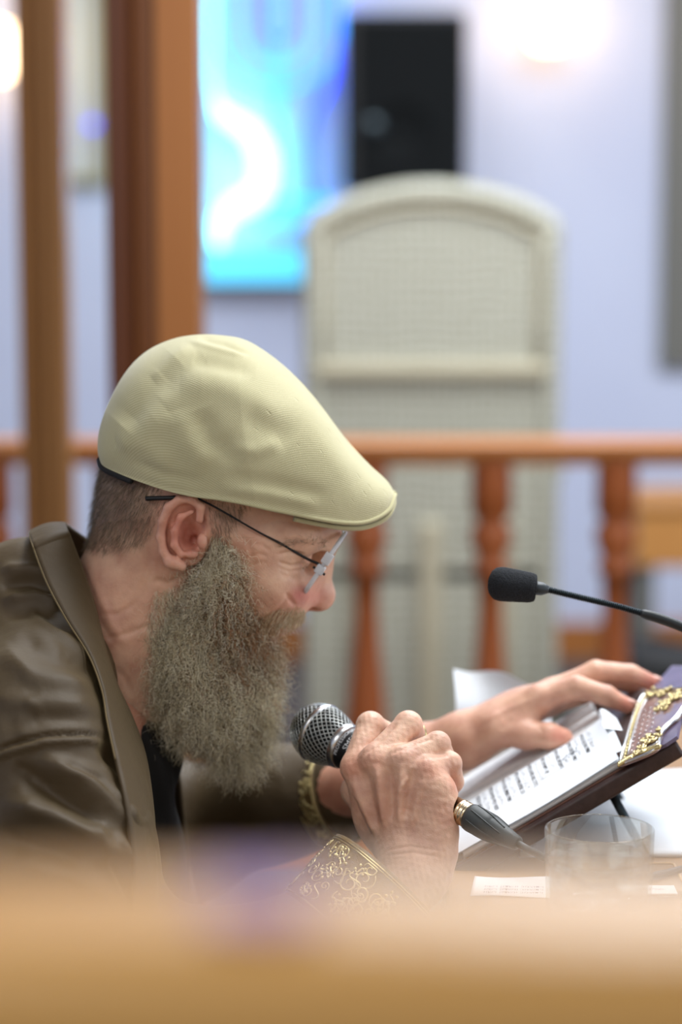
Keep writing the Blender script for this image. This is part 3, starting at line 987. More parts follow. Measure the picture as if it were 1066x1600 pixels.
WR = HP(646, 1368, -.012)
mcp = [HP(557, 1199, -.017), HP(588, 1187, -.024), HP(629, 1188, -.023), HP(667, 1203, -.019)]
mr = [.0132, .0134, .0126, .0115]
pip = [HP(579, 1134, .006), HP(638, 1133, .0), HP(684, 1163, -.001), HP(703, 1193, .0)]
prr = [.0114, .0113, .0103, .0094]
dip = [HP(600, 1145, .040), HP(652, 1160, .040), HP(697, 1190, .034), HP(709, 1222, .016)]
drr = [.0100, .0100, .0093, .0084]
tip = [HP(592, 1186, .050), HP(638, 1206, .050), HP(682, 1226, .046), HP(701, 1240, .036)]
trr = [.0075, .0076, .0072, .0066]
cmc = [HP(618, 1330, -.012), HP(636, 1336, -.014), HP(654, 1340, -.013), HP(672, 1338, -.006)]
for i in range(4):
    F.cone(cmc[i], mcp[i], .0135, mr[i], k=.010)
F.ell(HP(620, 1265, .0), (pr(70), .016, pr(72)), k=.012)
F.cone(HP(688, 1232, -.015), HP(684, 1330, -.010), .0125, .016, k=.012)
F.cone(HP(700, 1248, -.008), HP(694, 1300, -.010), .0060, .0085, k=.012)                 # edge of the palm
F.cone(HP(580, 1250, .012), HP(620, 1330, .006), .015, .016, k=.014)                 # ball of the thumb
F.cone(cmc[1], WR, .017, .0225, k=.016)
F.cone(cmc[3], HP(664, 1366, -.008), .015, .0185, k=.016)
F.cone(WR, P(560, 1500, -.062), .0230, .031, k=.015)
for i in range(4):
    F.cone(mcp[i], pip[i], mr[i] * .95, prr[i], k=.0035)
    F.ell(pip[i], (prr[i] * 1.05,) * 3, k=.002)
    F.cone(pip[i], dip[i], prr[i], drr[i], k=.002)
    F.cone(dip[i], tip[i], drr[i], trr[i], k=.002)
F.chain([HP(590, 1290, .022), HP(556, 1235, .040), HP(572, 1190, .058), HP(612, 1180, .062)], [.0135, .0115, .0100, .0085], k=.006)   # thumb
# the handle is cut out of the grip so that the skin closes on it
F.cone(MIC0 + (MIC1 - MIC0) * .14, MIC1, .0155, .0105, k=.002, sub=True)
co, q = F.mesh(); nn = mesh_normals(co, q); px, py = proj(co)
nearf = np.clip(-nn[:, 1] * 2, 0, 1)
d = np.zeros(len(co))
for pts, wd, am in [
    ([(588, 1192), (594, 1240), (602, 1300)], 6.5, .0030), ([(549, 1212), (566, 1260), (590, 1310)], 6, .0024),
    ([(628, 1192), (626, 1240), (622, 1295)], 6, .0024), ([(666, 1208), (652, 1250), (640, 1300)], 6, .0016),
    ([(568, 1200), (578, 1245), (592, 1295)], 7, -.0030), ([(608, 1195), (611, 1240), (614, 1285)], 7, -.0030),
    ([(646, 1200), (640, 1240), (634, 1280)], 7, -.0026), ([(555, 1245), (570, 1290), (582, 1315)], 6, -.0016),
    ([(612, 1262), (628, 1230), (640, 1212)], 3.5, .0012), ([(600, 1330), (640, 1322), (690, 1330)], 2.5, -.0007), ([(600, 1338), (645, 1332), (690, 1340)], 2.5, -.0007),
    ([(665, 1252), (685, 1244), (700, 1250)], 3, -.0003), ([(672, 1225), (690, 1228), (702, 1236)], 3, -.0003),
    ([(566, 1182), (600, 1150), (622, 1128)], 3.5, -.0020), ([(610, 1178), (650, 1160), (676, 1152)], 3.5, -.0018), ([(650, 1186), (680, 1180), (700, 1178)], 3, -.0012),
    ([(545, 1186), (556, 1160), (566, 1130)], 3.5, .0006)]:
    d += fold(px, py, pts, wd, am)
wr_ = vnoise(co * np.array([1, 1, 1]), 900, 5) * .00012 + vnoise(co, 260, 6) * .00009
co = co + nn * ((d + wr_) * nearf)[:, None]
c = np.tile(np.array(s2l((222, 182, 158))), (len(co), 1))
blob(552, 1200, 22, 20, (200, 118, 92), .6); blob(590, 1190, 18, 14, (208, 140, 116), .5); blob(672, 1205, 26, 18, (208, 140, 118), .5)
blob(600, 1255, 60, 50, (190, 132, 108), .5); blob(585, 1285, 20, 30, (168, 116, 88), .4); blob(712, 1225, 10, 22, (214, 138, 112), .6)
blob(680, 1320, 40, 50, (216, 172, 152), .6)
parts_body.append((co, q, c))

# ---------- left hand reaching over the book, thumb towards the camera
F = Field(P(500, 1300, .16) - np.array([.02, .08, .02]), P(1050, 1010, .20) + np.array([.02, .12, .03]), 0.0011)
hy = .180
Wl = P(722, 1158, hy + .01)
F.chain([P(560, 1225, hy + .03), P(650, 1180, hy + .02), Wl], [.033, .0265, .0245], k=.01)
F.chain([Wl, P(775, 1140, hy - .004), P(822, 1148, hy - .014), P(858, 1150, hy - .02), P(880, 1153, hy - .02)], [.021, .0165, .0125, .0108, .0090], k=.006)
lm = [P(842, 1092, hy), P(862, 1082, hy + .020), P(868, 1086, hy + .040), P(862, 1100, hy + .058)]
for i, p in enumerate(lm):
    F.cone(Wl, p, .0195, .0135 - .001 * i, k=.012)
F.ell(P(800, 1115, hy + .02), (pr(62), .030, pr(34)), rot=-0.5, k=.012)
lp = [P(902, 1074, hy - .004), P(932, 1050, hy + .024), P(935, 1062, hy + .050), P(915, 1084, hy + .070)]
ld = [P(948, 1087, hy - .006), P(985, 1054, hy + .026), P(985, 1068, hy + .056), P(945, 1096, hy + .078)]
lt = [P(982, 1104, hy - .008), P(1022, 1068, hy + .027), P(1015, 1082, hy + .058), P(968, 1110, hy + .08)]
for i in range(4):
    s = (1, 1, .92, .82)[i]
    F.cone(lm[i], lp[i], .0118 * s, .0105 * s, k=.006)
    F.cone(lp[i], ld[i], .0105 * s, .0092 * s, k=.003)
    F.cone(ld[i], lt[i], .0092 * s, .0070 * s, k=.003)
co, q = F.mesh(); nn = mesh_normals(co, q); px, py = proj(co)
nearf = np.clip(nn[:, 2] + .3, 0, 1)
d = np.zeros(len(co))
for pts, wd, am in [([(845, 1090), (800, 1105), (750, 1130)], 5, .0012), ([(800, 1120), (790, 1135), (780, 1142)], 5, -.001), ([(843, 1135), (848, 1145), (846, 1158)], 2.5, -.0006)]:
    d += fold(px, py, pts, wd, am)
co = co + nn * (d * nearf + vnoise(co, 260, 8) * .0002)[:, None]
c = np.tile(np.array(s2l((212, 166, 142))), (len(co), 1))
blob(985, 1100, 22, 18, (222, 130, 112), .6); blob(1022, 1068, 22, 18, (222, 128, 110), .6); blob(878, 1150, 20, 16, (216, 128, 110), .6)
blob(720, 1170, 60, 40, (168, 112, 84), .6)
parts_body.append((co, q, c))
NAILS = [(ld[0], lt[0]), (ld[1], lt[1])]

# ---------- the rest of the body, under the clothes
F = Field((-.62, -.25, .0), (.45, .50, 1.08), 0.011)
F.cone(P(140, 1090, MY), P(40, 1200, MY), .055, .11, k=.04)
F.cone(P(40, 1200, MY), P(-60, 1700, MY), .11, .125, k=.06)
F.cone(P(50, 1190, .0), P(50, 1190, .22), .035, .035, k=.03)
F.chain([P(40, 1190, -.05), P(190, 1520, -.085), P(560, 1500, -.045)], [.043, .036, .029], k=.02)
F.chain([P(70, 1170, .27), P(290, 1315, .30), P(560, 1225, .195)], [.043, .036, .030], k=.02)
hipx = P(-60, 1700, MY)[0]
for s in (-1, 1):
    F.chain([np.array([hipx, MY + s * .09, .54]), np.array([hipx + .42, MY + s * .12, .53]), np.array([hipx + .44, MY + s * .12, .10])], [.075, .055, .04], k=.03)
    F.cone(np.array([hipx + .42, MY + s * .12, .05]), np.array([hipx + .60, MY + s * .14, .045]), .038, .034, k=.02)
co, q = F.mesh()
c = np.tile(np.array(s2l((204, 150, 126))), (len(co), 1))
parts_body.append((co, q, c))
off = 0; cc, qq, tt = [], [], []
for co_, q_, c_ in parts_body:
    cc.append(co_); qq.append(q_ + off); tt.append(c_); off += len(co_)
me = np_mesh('body', np.vstack(cc), np.vstack(qq)); set_tint(me, np.vstack(tt))
body = link('body', me, M['skin'], person)

# fingernails of the left hand
for (A_, B_) in NAILS:
    dd = B_ - A_; dd /= np.linalg.norm(dd)
    cpt = B_ + dd * .001
    bm = bmesh.new()
    bmesh.ops.create_uvsphere(bm, u_segments=16, v_segments=10, radius=1)
    ang = math.atan2(dd[2], dd[0])
    for v in bm.verts:
        x, y, z = v.co.x * .0062, v.co.y * .0050, v.co.z * .0016
        x, z = x * math.cos(ang) - z * math.sin(ang), x * math.sin(ang) + z * math.cos(ang)
        v.co = Vector((cpt[0] + x - .0050 * math.sin(ang), cpt[1] + y, cpt[2] + z + .0062 * math.cos(ang)))
    link('fingernail', bm_mesh('fingernail', bm), mat('nail', (228, 178, 162), 0.3), person)

# eyes (behind the lowered lids)
for s in (-1, 1):
    bm = bmesh.new(); bmesh.ops.create_uvsphere(bm, u_segments=24, v_segments=16, radius=.0118)
    cpt = P(458, 875, MY + s * .031)
    for v in bm.verts: v.co += Vector(cpt)
    link('eyeball', bm_mesh('eyeball', bm), mat('eye_white', (205, 198, 190), 0.2), person)


# ---------- hair
def strands(name, roots, dirs, lens, rads, tints, curl_amp, curl_len, gravity, npts, mat_, parent, follow=None, seg=3):
    n = len(roots)
    t = np.linspace(0, 1, npts)
    dirs = dirs / np.linalg.norm(dirs, axis=1)[:, None]
    p = np.zeros((n, npts, 3)); p[:, 0] = roots
    dcur = dirs.copy()
    step = lens[:, None] / (npts - 1)
    for i in range(1, npts):
        dcur = dcur + gravity * np.array([0, 0, -1.0]) / npts
        if follow is not None: dcur = dcur + follow(p[:, i - 1]) / npts
        dcur /= np.linalg.norm(dcur, axis=1)[:, None]
        p[:, i] = p[:, i - 1] + dcur * step
    r = rng.normal(size=(n, 3)); u = np.cross(dirs, r); u /= np.linalg.norm(u, axis=1)[:, None]
    v = np.cross(dirs, u)
    ph = rng.random(n) * 6.28; fr_ = lens / curl_len * (0.6 + 0.8 * rng.random(n)) * 2 * PI
    am = curl_amp * (0.5 + rng.random(n))
    an = ph[:, None] + fr_[:, None] * t[None]
    env = np.minimum(1, t * 4)[None] * am[:, None]
    p += (env * (np.cos(an) - np.cos(ph)[:, None]))[..., None] * u[:, None] + (env * (np.sin(an * .93) - np.sin(ph * .93)[:, None]) * .8)[..., None] * v[:, None]
    T = np.gradient(p, axis=1); T /= np.linalg.norm(T, axis=2)[..., None] + 1e-12
    ref = np.array([0.31, 0.83, 0.46])
    N1 = np.cross(T, ref); N1 /= np.linalg.norm(N1, axis=2)[..., None] + 1e-9
    N2 = np.cross(T, N1)
    rr = rads[:, None] * (1 - .65 * t[None] ** 2)
    a = np.arange(seg) * 2 * PI / seg
    co = p[:, :, None] + rr[:, :, None, None] * (np.cos(a)[None, None, :, None] * N1[:, :, None] + np.sin(a)[None, None, :, None] * N2[:, :, None])
    co = co.reshape(-1, 3)
    base = (np.arange(n) * npts * seg)[:, None, None]
    i = (np.arange(npts - 1) * seg)[None, :, None]; j = np.arange(seg)[None, None, :]; k = (j + 1) % seg
    q = np.stack([base + i + j, base + i + k, base + i + seg + k, base + i + seg + j], -1).reshape(-1, 4)
    me = np_mesh(name, co, q)
    set_tint(me, np.repeat(tints, npts * seg, 0))
    return link(name, me, mat_, parent)


def pick_faces(co, q, n, weight):
    cen = co[q].mean(1)
    w_ = weight(cen)
    w_ = np.maximum(w_, 0); w_ /= w_.sum()
    i = rng.choice(len(q), n, p=w_)
    f = rng.random((n, 2))
    A_, B_, C_, D_ = (co[q[i, k]] for k in range(4))
    pt = (A_ * (1 - f[:, :1]) + B_ * f[:, :1]) * (1 - f[:, 1:]) + (D_ * (1 - f[:, :1]) + C_ * f[:, :1]) * f[:, 1:]
    nr_ = np.cross(C_ - A_, D_ - B_); nr_ /= np.linalg.norm(nr_, axis=1)[:, None] + 1e-12
    return pt, nr_


def in_poly(px, py, poly):
    r = np.zeros(px.shape, bool)
    n = len(poly)
    for i in range(n):
        x1, y1 = poly[i]; x2, y2 = poly[(i + 1) % n]
        r ^= ((y1 > py) != (y2 > py)) & (px < (x2 - x1) * (py - y1) / (y2 - y1 + 1e-9) + x1)
    return r


# cropped hair at the nape and temple
hco, hq, _ = parts_body[0]


def w_nape(cen):
    x, y = proj(cen)
    a = in_poly(x, y, [(110, 850), (150, 700), (240, 740), (262, 780), (248, 800), (238, 835), (222, 852), (170, 862)])
    b = in_poly(x, y, [(318, 770), (392, 780), (372, 815), (352, 850), (330, 858), (326, 800)])
    return a * 1.0 + b * 1.0


pt, nr_ = pick_faces(hco, hq, 7000, w_nape)
x, y = proj(pt)
dr = nr_ * .45 + np.array([-.30, 0, -.75]) + rng.normal(size=pt.shape) * .18
dr[x > 300] = nr_[x > 300] * .3 + np.array([.15, 0, -.9]) + rng.normal(size=(np.sum(x > 300), 3)) * .2
sh = rng.random(len(pt))[:, None]
tn = np.array(s2l((66, 54, 38))) * (1 - sh) + np.array(s2l((140, 122, 92))) * sh ** 1.5
strands('cropped_hair', pt, dr, .004 + rng.random(len(pt)) * .006, np.full(len(pt), .00008), tn, .0002, .006, .4, 5, M['hair'], person)

# beard: a soft mass with several thousand curled hairs over it
F = Field(P(180, 1260, MY) - np.array([0, .10, 0]), P(500, 790, MY) + np.array([0, .10, 0]), 0.0016)
F.ell(P(292, 985, MY), (pr(70), .062, pr(78)), k=.02)
F.ell(P(308, 1045, MY), (pr(80), .056, pr(76)), k=.03)
F.ell(P(336, 1100, MY), (pr(56), .042, pr(56)), rot=.6, k=.03)
F.ell(P(376, 1156, MY), (pr(20), .018, pr(36)), rot=.3, k=.03)
F.ell(P(378, 1040, MY), (pr(32), .038, pr(70)), k=.03)
F.chain([P(345, 855, MY - .060), P(340, 905, MY - .058), P(345, 960, MY - .046)], [.009, .014, .02], k=.02)
F.chain([P(345, 855, MY + .060), P(340, 905, MY + .058), P(345, 960, MY + .046)], [.009, .014, .02], k=.02)
F.chain([P(385, 960, MY - .042), P(405, 975, MY - .030)], [.010, .008], k=.015)
F.chain([P(385, 960, MY + .042), P(405, 975, MY + .030)], [.010, .008], k=.015)
bco, bq = F.mesh(); bn = mesh_normals(bco, bq)
bco = bco + bn * (vnoise(bco, 300, 11) * .002 + vnoise(bco, 700, 12) * .001)[:, None]
me = np_mesh('beard', bco, bq)
bx, by = proj(bco)
tb = np.tile(np.array(s2l((158, 146, 120))), (len(bco), 1))
wg = np.exp(-(((bx - 395) / 50) ** 2 + ((by - 985) / 70) ** 2))[:, None] * .7
tb = tb * (1 - wg) + np.array(s2l((120, 84, 58))) * wg
set_tint(me, tb)
beard = link('beard', me, M['hair'], person)


def beard_tint(pt):
    x, y = proj(pt)
    n = len(pt)
    s = rng.random(n)
    pale = np.array(s2l((242, 234, 206))); mid = np.array(s2l((208, 194, 156))); dark = np.array(s2l((92, 72, 48))); red = np.array(s2l((176, 124, 80)))
    out = np.where((s < .58)[:, None], pale, np.where((s < .90)[:, None], mid, dark))
    wr = np.exp(-(((x - 385) / 62) ** 2 + ((y - 965) / 85) ** 2))
    m = rng.random(n) < wr * .75
    out[m] = np.where((rng.random(m.sum()) < .5)[:, None], red, np.array(s2l((112, 80, 54))))
    g = rng.random(n) < .06
    out[g] = np.array(s2l((236, 230, 212)))
    return out * (0.85 + .3 * rng.random((n, 1)))


def w_beard(cen):
    return (cen[:, 1] < MY + .035) * 1.0 + .25


pt, nr_ = pick_faces(bco, bq, 19000, w_beard)
dr = nr_ * .55 + np.array([.12, 0, -.75]) + rng.normal(size=pt.shape) * .42
n = len(pt)
strands('beard_hair', pt - nr_ * .001, dr, .014 + rng.random(n) * .022,   .00011 + rng.random(n) * .00012, beard_tint(pt), .0022, .0085, .3, 20, M['hair'], beard)
# long loose hairs on the outline
pt, nr_ = pick_faces(bco, bq, 1500, w_beard)
dr = nr_ * .9 + np.array([0, 0, -.5]) + rng.normal(size=pt.shape) * .5
n = len(pt)
strands('loose_hair', pt, dr, .022 + rng.random(n) * .018, np.full(n, .00008), beard_tint(pt), .0022, .014, .6, 18, M['hair'], beard)


# whiskers rooted in the cheek, sideburn and lip
def w_cheek(cen):
    x, y = proj(cen)
    a = in_poly(x, y, [(330, 835), (350, 835), (364, 880), (378, 925), (396, 950), (412, 966), (414, 996), (434, 1002), (440, 1060), (420, 1090), (300, 1060), (225, 1000), (240, 925), (300, 905), (328, 880)])
    return a * (cen[:, 1] < MY + .03) * 1.0


pt, nr_ = pick_faces(hco, hq, 7500, w_cheek)
dr = nr_ * .5 + np.array([.05, 0, -.8]) + rng.normal(size=pt.shape) * .35
n = len(pt)
strands('sideburn', pt, dr, .008 + rng.random(n) * .014, .00008 + rng.random(n) * .00005, beard_tint(pt), .0009, .009, .4, 11, M['hair'], person)


def w_mous(cen):
    x, y = proj(cen)
    return in_poly(x, y, [(398, 1000), (402, 965), (420, 955), (440, 950), (462, 945), (478, 952), (476, 966), (455, 975), (430, 982)]) * 1.0


pt, nr_ = pick_faces(hco, hq, 1500, w_mous)
x, y = proj(pt)
sg = np.sign(pt[:, 1:2] - MY)
dr = nr_ * .30 + np.concatenate([np.full_like(sg, -.62), sg * .40, np.full_like(sg, -.52)], 1) + rng.normal(size=pt.shape) * .22
n = len(pt)
tn = beard_tint(pt); tn = tn * .5 + np.array(s2l((196, 166, 120))) * .5
strands('moustache', pt, dr, np.interp(x, [410, 445, 478], [.019, .013, .007]) * (.7 + .6 * rng.random(n)), np.full(n, .00012), tn, .0006, .010, .4, 9, M['hair'], person)


def w_brow(cen):
    x, y = proj(cen)
    return in_poly(x, y, [(436, 848), (470, 840), (505, 842), (510, 856), (480, 850), (440, 856)]) * (1.0 if BS < 0 else 1.0) * ((cen[:, 1] - MY) * BS > .006)


for BS in (-1, 1):
    pt, nr_ = pick_faces(hco, hq, 150, w_brow)
    dr = nr_ * .5 + np.array([-.5, 0, .3]) + rng.normal(size=pt.shape) * .25
    strands('eyebrow', pt, dr, np.full(len(pt), .007), np.full(len(pt), .00010), np.tile(np.array(s2l((150, 126, 104))), (len(pt), 1)), .0003, .01, .3, 6, M['hair'], person)
# lashes
lp_ = [P(436 + i * 1.5, 880 + 4 * math.sin(i / 26 * PI), MY - .031 - .0118 + .006 * (i / 26)) for i in range(27)]
pt = np.array([p for p in lp_ for _ in range(3)])
dr = np.tile(np.array([.7, -.5, -.5]), (len(pt), 1)) + rng.normal(size=(len(pt), 3)) * .2
strands('eyelash', pt, dr, np.full(len(pt), .006), np.full(len(pt), .00010), np.tile(np.array(s2l((70, 52, 42))), (len(pt), 1)), .0002, .01, -.3, 5, M['hair'], person)

# ---------- flat cap
top = [(154, 712), (158, 668), (172, 625), (196, 583), (228, 552), (268, 533), (310, 525), (350, 526), (385, 534), (425, 560), (465, 596), (505, 640), (545, 690), (580, 729), (604, 752), (617, 772)]
bot = [(154, 712), (158, 728), (186, 742), (222, 755), (262, 767), (300, 775), (340, 780), (380, 787), (420, 796), (460, 804), (500, 812), (535, 817), (565, 817), (590, 809), (608, 795), (617, 772)]
nu, nv = 380, 240
T_ = spline([(a, b, 0) for a, b in top], nu)[:, :2]; B_ = spline([(a, b, 0) for a, b in bot], nu)[:, :2]
uu = np.linspace(0, 1, nu)
Wf = .094 * np.clip(np.sin(PI * np.clip(uu, 0, 1) ** .92), 0, 1) ** .50 * np.interp(uu, [0, .25, .5, .8, 1], [1.0, 1.04, 1.0, .82, .72])
vv = np.linspace(0, PI, nv)
co = np.zeros((nu, nv, 3)); uvw = np.zeros((nu, nv, 3))
for i in range(nu):
    tp = P(*T_[i], MY)
    bt = P(*B_[i], MY - Wf[i]); bt[1] = MY
    cs, sn = np.cos(vv), np.sin(vv)
    yy = -np.sign(cs) * np.abs(cs) ** .72 * Wf[i]
    hh = sn ** .72
    # the sides puff out above the band
    yy = yy * (1 + .05 * np.sin(np.clip(hh, 0, 1) * PI))
    co[i] = bt + (tp - bt) * hh[:, None]
    co[i, :, 1] = MY + yy
    arc = np.cumsum(np.r_[0, np.linalg.norm(np.diff(co[i], axis=0), axis=1)])
    uvw[i, :, 0] = co[i, :, 0]; uvw[i, :, 1] = arc - arc[nv // 2]
co = co.reshape(-1, 3)
q = grid_quads(nu, nv)
nn = mesh_normals(co, q)
if nn[nu // 2 * nv + nv // 2][2] < 0: q = q[:, ::-1]; nn = -nn
px, py = proj(co)
sidef = np.clip((MY + .02 - co[:, 1]) / .03, 0, 1)
d = np.zeros(len(co))
for pts, wd, am in [
    ([(190, 665), (212, 640), (240, 600), (275, 560)], 22, -.0038), ([(180, 690), (215, 680), (260, 640)], 22, .002), ([(236, 590), (262, 566), (300, 540)], 9, .0016),
    ([(250, 620), (285, 580), (320, 556)], 14, -.0014), ([(300, 560), (350, 572), (400, 580)], 14, -.0026), ([(280, 600), (340, 600), (400, 625), (450, 660)], 22, .0028),
    ([(275, 640), (290, 690), (330, 730)], 20, .0022), ([(310, 640), (330, 690), (380, 715)], 18, -.0030), ([(350, 700), (400, 705), (440, 690)], 12, .0020),
    ([(380, 650), (420, 670), (460, 690)], 20, -.0022), ([(180, 690), (230, 700), (270, 730)], 14, .0015), ([(340, 760), (420, 772), (500, 790)], 9, .0022),
    ([(350, 742), (430, 756), (520, 776)], 12, -.0016), ([(310, 528), (350, 536), (395, 552)], 4, -.0022), ([(290, 532), (340, 545), (385, 556)], 4, .0012),
    ([(205, 720), (260, 742), (320, 752)], 8, -.0012), ([(450, 620), (500, 690), (560, 750)], 22, .0014)]:
    d += fold(px, py, pts, wd, am) * sidef
d += vnoise(co, 45, 21) * .0009
# seam groove just above the hem
fr_ = (uvw.reshape(-1, 3)[:, 1] - 0)
co2 = co + nn * d[:, None]
inn = co2 - nn * .0022
allc = np.vstack([co2, inn])
Nn = nu * nv
qi = q[:, ::-1] + Nn
e0 = np.arange(nu - 1) * nv
rim = np.vstack([np.stack([e0, e0 + nv, e0 + nv + Nn, e0 + Nn], 1), np.stack([e0 + nv - 1 + nv, e0 + nv - 1, e0 + nv - 1 + Nn, e0 + nv - 1 + nv + Nn], 1)])
me = np_mesh('flat_cap', allc, np.vstack([q, qi, rim]))
at = me.attributes.new('cloth_uv', 'FLOAT_VECTOR', 'POINT')
at.data.foreach_set('vector', np.vstack([uvw.reshape(-1, 3)] * 2).astype(np.float32).ravel())
vm = np.clip((px - 380) / 60, 0, 1) * np.clip((py - 560) / 40, 0, 1) * np.clip((795 - py) / 30, 0, 1)
set_tint(me, np.concatenate([vm, vm])[:, None] * np.ones(3))
cap = link('flat_cap', me, M['cap'], person); cap['label'] = 'tan ribbed flat cap with small eyelets at the front'


def cap_rim(f0, f1, n, dz, shrink):
    """points along the lower edge from the far side round the front (or back)"""
    out = []
    for s in (0, 1):
        rng_ = np.linspace(f0, f1, n) if s == 0 else np.linspace(f1, f0, n)
        for f in rng_:
            i = int(round(f * (nu - 1)))
            p = co2[i * nv + (0 if s == 0 else nv - 1)].copy()
            p[1] = MY + (p[1] - MY) * shrink; p[2] += dz
            out.append(p)
    return np.array(out)


rimf = cap_rim(.22, 1.0, 60, .0002, .992)
MB().tube(spline(rimf, 200), np.interp(np.abs(np.linspace(-1, 1, 200)), [0, .6, 1], [.0022, .0016, .0003]), 10).build('hem', M['cap'], cap)
# stiff peak under the front of the crown
pk = cap_rim(.60, .985, 40, -.0030, .90)
n2 = len(pk) // 2
A_, B2 = pk[:n2], pk[n2:][::-1]
mb = MB()
tt_ = np.linspace(0, 1, 24)
g = np.array([[a * (1 - t) + b * t + np.array([0, 0, .004 * math.sin(t * PI)]) for t in tt_] for a, b in zip(A_, B2)])
g2 = g - np.array([0, 0, .0035])
mb.add(g.reshape(-1, 3), grid_quads(n2, 24)); mb.add(g2.reshape(-1, 3), grid_quads(n2, 24)[:, ::-1])
ed = np.vstack([g[:, 0], g[::-1, -1]]); 
o = mb.build('peak', M['cap'], cap)
MB().tube(spline(np.vstack([g[:, 0], g[-1], g[::-1, -1]])[::2] - np.array([0, 0, .0018]), 140), .0024, 8).build('peak_edge', M['cap'], cap)
# dark inner band showing at the back
bnd = cap_rim(.015, .17, 40, -.0020, .985)
bnd = np.vstack([bnd[40:], bnd[:40]])
MB().tube(spline(bnd, 140), .0026, 10).build('inner_band', mat('black_band', (24, 24, 26), 0.8), cap)

# ---------- spectacles
gl = empty('eyeglasses', P(500, 868, MY), 'rimless glasses with thin black temples on the bearded face', 'glasses')


lens_plastic = mat('clear_clamp', (226, 230, 236), 0.2, trans=0.3)


def lens(s):
    top_, bot_ = P(538, 826, MY), P(479, 912, MY)
    ax_v = top_ - bot_; H_ = np.linalg.norm(ax_v); ax_v /= H_
    ax_h = np.array([-.10, s * 1.0, .0]); ax_h /= np.linalg.norm(ax_h)
    cen = (top_ + bot_) / 2 + np.array([0.0, s * .031, 0]) + np.array([-.004, 0, 0]) * 0
    nrm = np.cross(ax_v, ax_h); nrm /= np.linalg.norm(nrm)
    if nrm[0] < 0: nrm = -nrm
    ring = []
    for a in np.linspace(0, 2 * PI, 56, endpoint=False):
        ca, sa = math.cos(a), math.sin(a)
        e = .62
        ring.append((np.sign(ca) * abs(ca) ** e * .0245, np.sign(sa) * abs(sa) ** e * H_ / 2))
    co_, q_ = [], []
    rings = [0.0, .4, .75, .96, 1.0]
    for side in (0, 1):
        for rr_ in rings:
            for h_, v_ in ring:
                bulge = .0025 * (1 - rr_ ** 2)
                off_ = bulge + (.0016 if side == 0 else -.0010)
                co_.append(cen + ax_h * h_ * rr_ + ax_v * v_ * rr_ + nrm * off_)
    n_ = 56
    base2 = len(rings) * n_
    for si, b0 in ((0, 0), (1, base2)):
        for r_ in range(len(rings) - 1):
            for j in range(n_):
                k_ = (j + 1) % n_
                f = [b0 + r_ * n_ + j, b0 + r_ * n_ + k_, b0 + (r_ + 1) * n_ + k_, b0 + (r_ + 1) * n_ + j]
                q_.append(f if si == 0 else f[::-1])
    for j in range(n_):
        k_ = (j + 1) % n_
        a0 = (len(rings) - 1) * n_
        q_.append([a0 + j, a0 + k_, base2 + a0 + k_, base2 + a0 + j])
    me_ = np_mesh('lens', np.array(co_), np.array(q_))
    ln_ = link('lens', me_, M['glass'], gl)
    rp_ = [cen + ax_h * h_ * 1.0 + ax_v * v_ * 1.0 + nrm * .0003 for h_, v_ in ring]
    MB().tube(rp_ + [rp_[0]], .0020, 8).build('lens_edge', lens_plastic, ln_)
    return cen, ax_h, ax_v, nrm


for s in (-1, 1):
    cen, ah, av, nm = lens(s)
    edge = cen + ah * .0235
    rt = Matrix((av, ah, nm)).transposed().to_4x4()
    for k_, (dv, ln) in enumerate(((.008, .010), (-.003, .008))):
        bm = bmesh.new()
        add_box(bm, (0, 0, 0), (ln, .006, .0078), bev=.0010)
        for v in bm.verts: v.co = Vector(edge + av * dv) + (rt.to_3x3() @ v.co)
        link('clamp', bm_mesh('clamp', bm), lens_plastic, gl)
    hinge = edge + av * -.0045
    MB().tube([hinge + nm * .006, hinge, hinge - nm * .006], .0011, 10).build('hinge', M['black'], gl)
    yo = MY + s * .080
    ys = lambda f: MY + s * (.0545 + .0255 * min(1, f * 1.6))
    pth = [hinge + nm * .004, P(500, 883, ys(0)), P(478, 872, ys(.05)), P(440, 850, ys(.25)), P(400, 829, ys(.45)), P(350, 800, ys(.7)), P(318, 783, ys(.9)), P(300, 777, ys(1)), P(262, 778, ys(1)), P(228, 779, MY + s * .076)]
    if s > 0: pth = [np.array([p[0], 2 * MY - q_[1], p[2]]) for p, q_ in zip([np.array(x) for x in pth], [np.array([0, MY - (x[1] - MY), 0]) for x in pth])]
    pa = spline(pth, 90)
    rr_ = np.interp(np.linspace(0, 1, 90), [0, .1, .35, .4, .7, .78, 1], [.0009, .0013, .0010, .0008, .0008, .0017, .0020])
    MB().tube(pa, rr_, 10).build('temple', M['black'], gl)
br = [P(508, 866, MY - .009), P(514, 864, MY), P(508, 866, MY + .009)]
MB().tube(spline(br, 16), .0010, 8).build('bridge', M['silver'], gl)

# ---------- brown satin coat
F = Field((-.60, -.25, .50), (.26, .46, 1.12), 0.0026)
K = .035
F.cone(P(62, 985, MY), P(-150, 1130, MY), .080, .128, k=K)           # rounded upper back
F.cone(P(40, 1080, MY), P(-20, 1520, MY), .100, .125, k=K)           # chest
F.cone(P(70, 1080, MY - .02), P(150, 1400, MY - .04), .055, .050, k=K)      # front edge, near side
F.cone(P(185, 1150, MY + .09), P(240, 1520, MY + .10), .035, .055, k=K)    # front edge, far side
F.cone(P(66, 1075, -.005), P(45, 1115, -.055), .058, .056, k=K)      # near shoulder
F.cone(P(75, 1060, .20), P(70, 1110, .27), .062, .058, k=K)          # far shoulder
F.chain([P(55, 1190, -.080), P(95, 1330, -.10), P(165, 1500, -.10)], [.064, .072, .060], k=.02)     # near upper arm
F.chain([P(165, 1500, -.10), P(340, 1530, -.085), P(505, 1470, -.066)], [.058, .050, .046], k=.025)    # near forearm
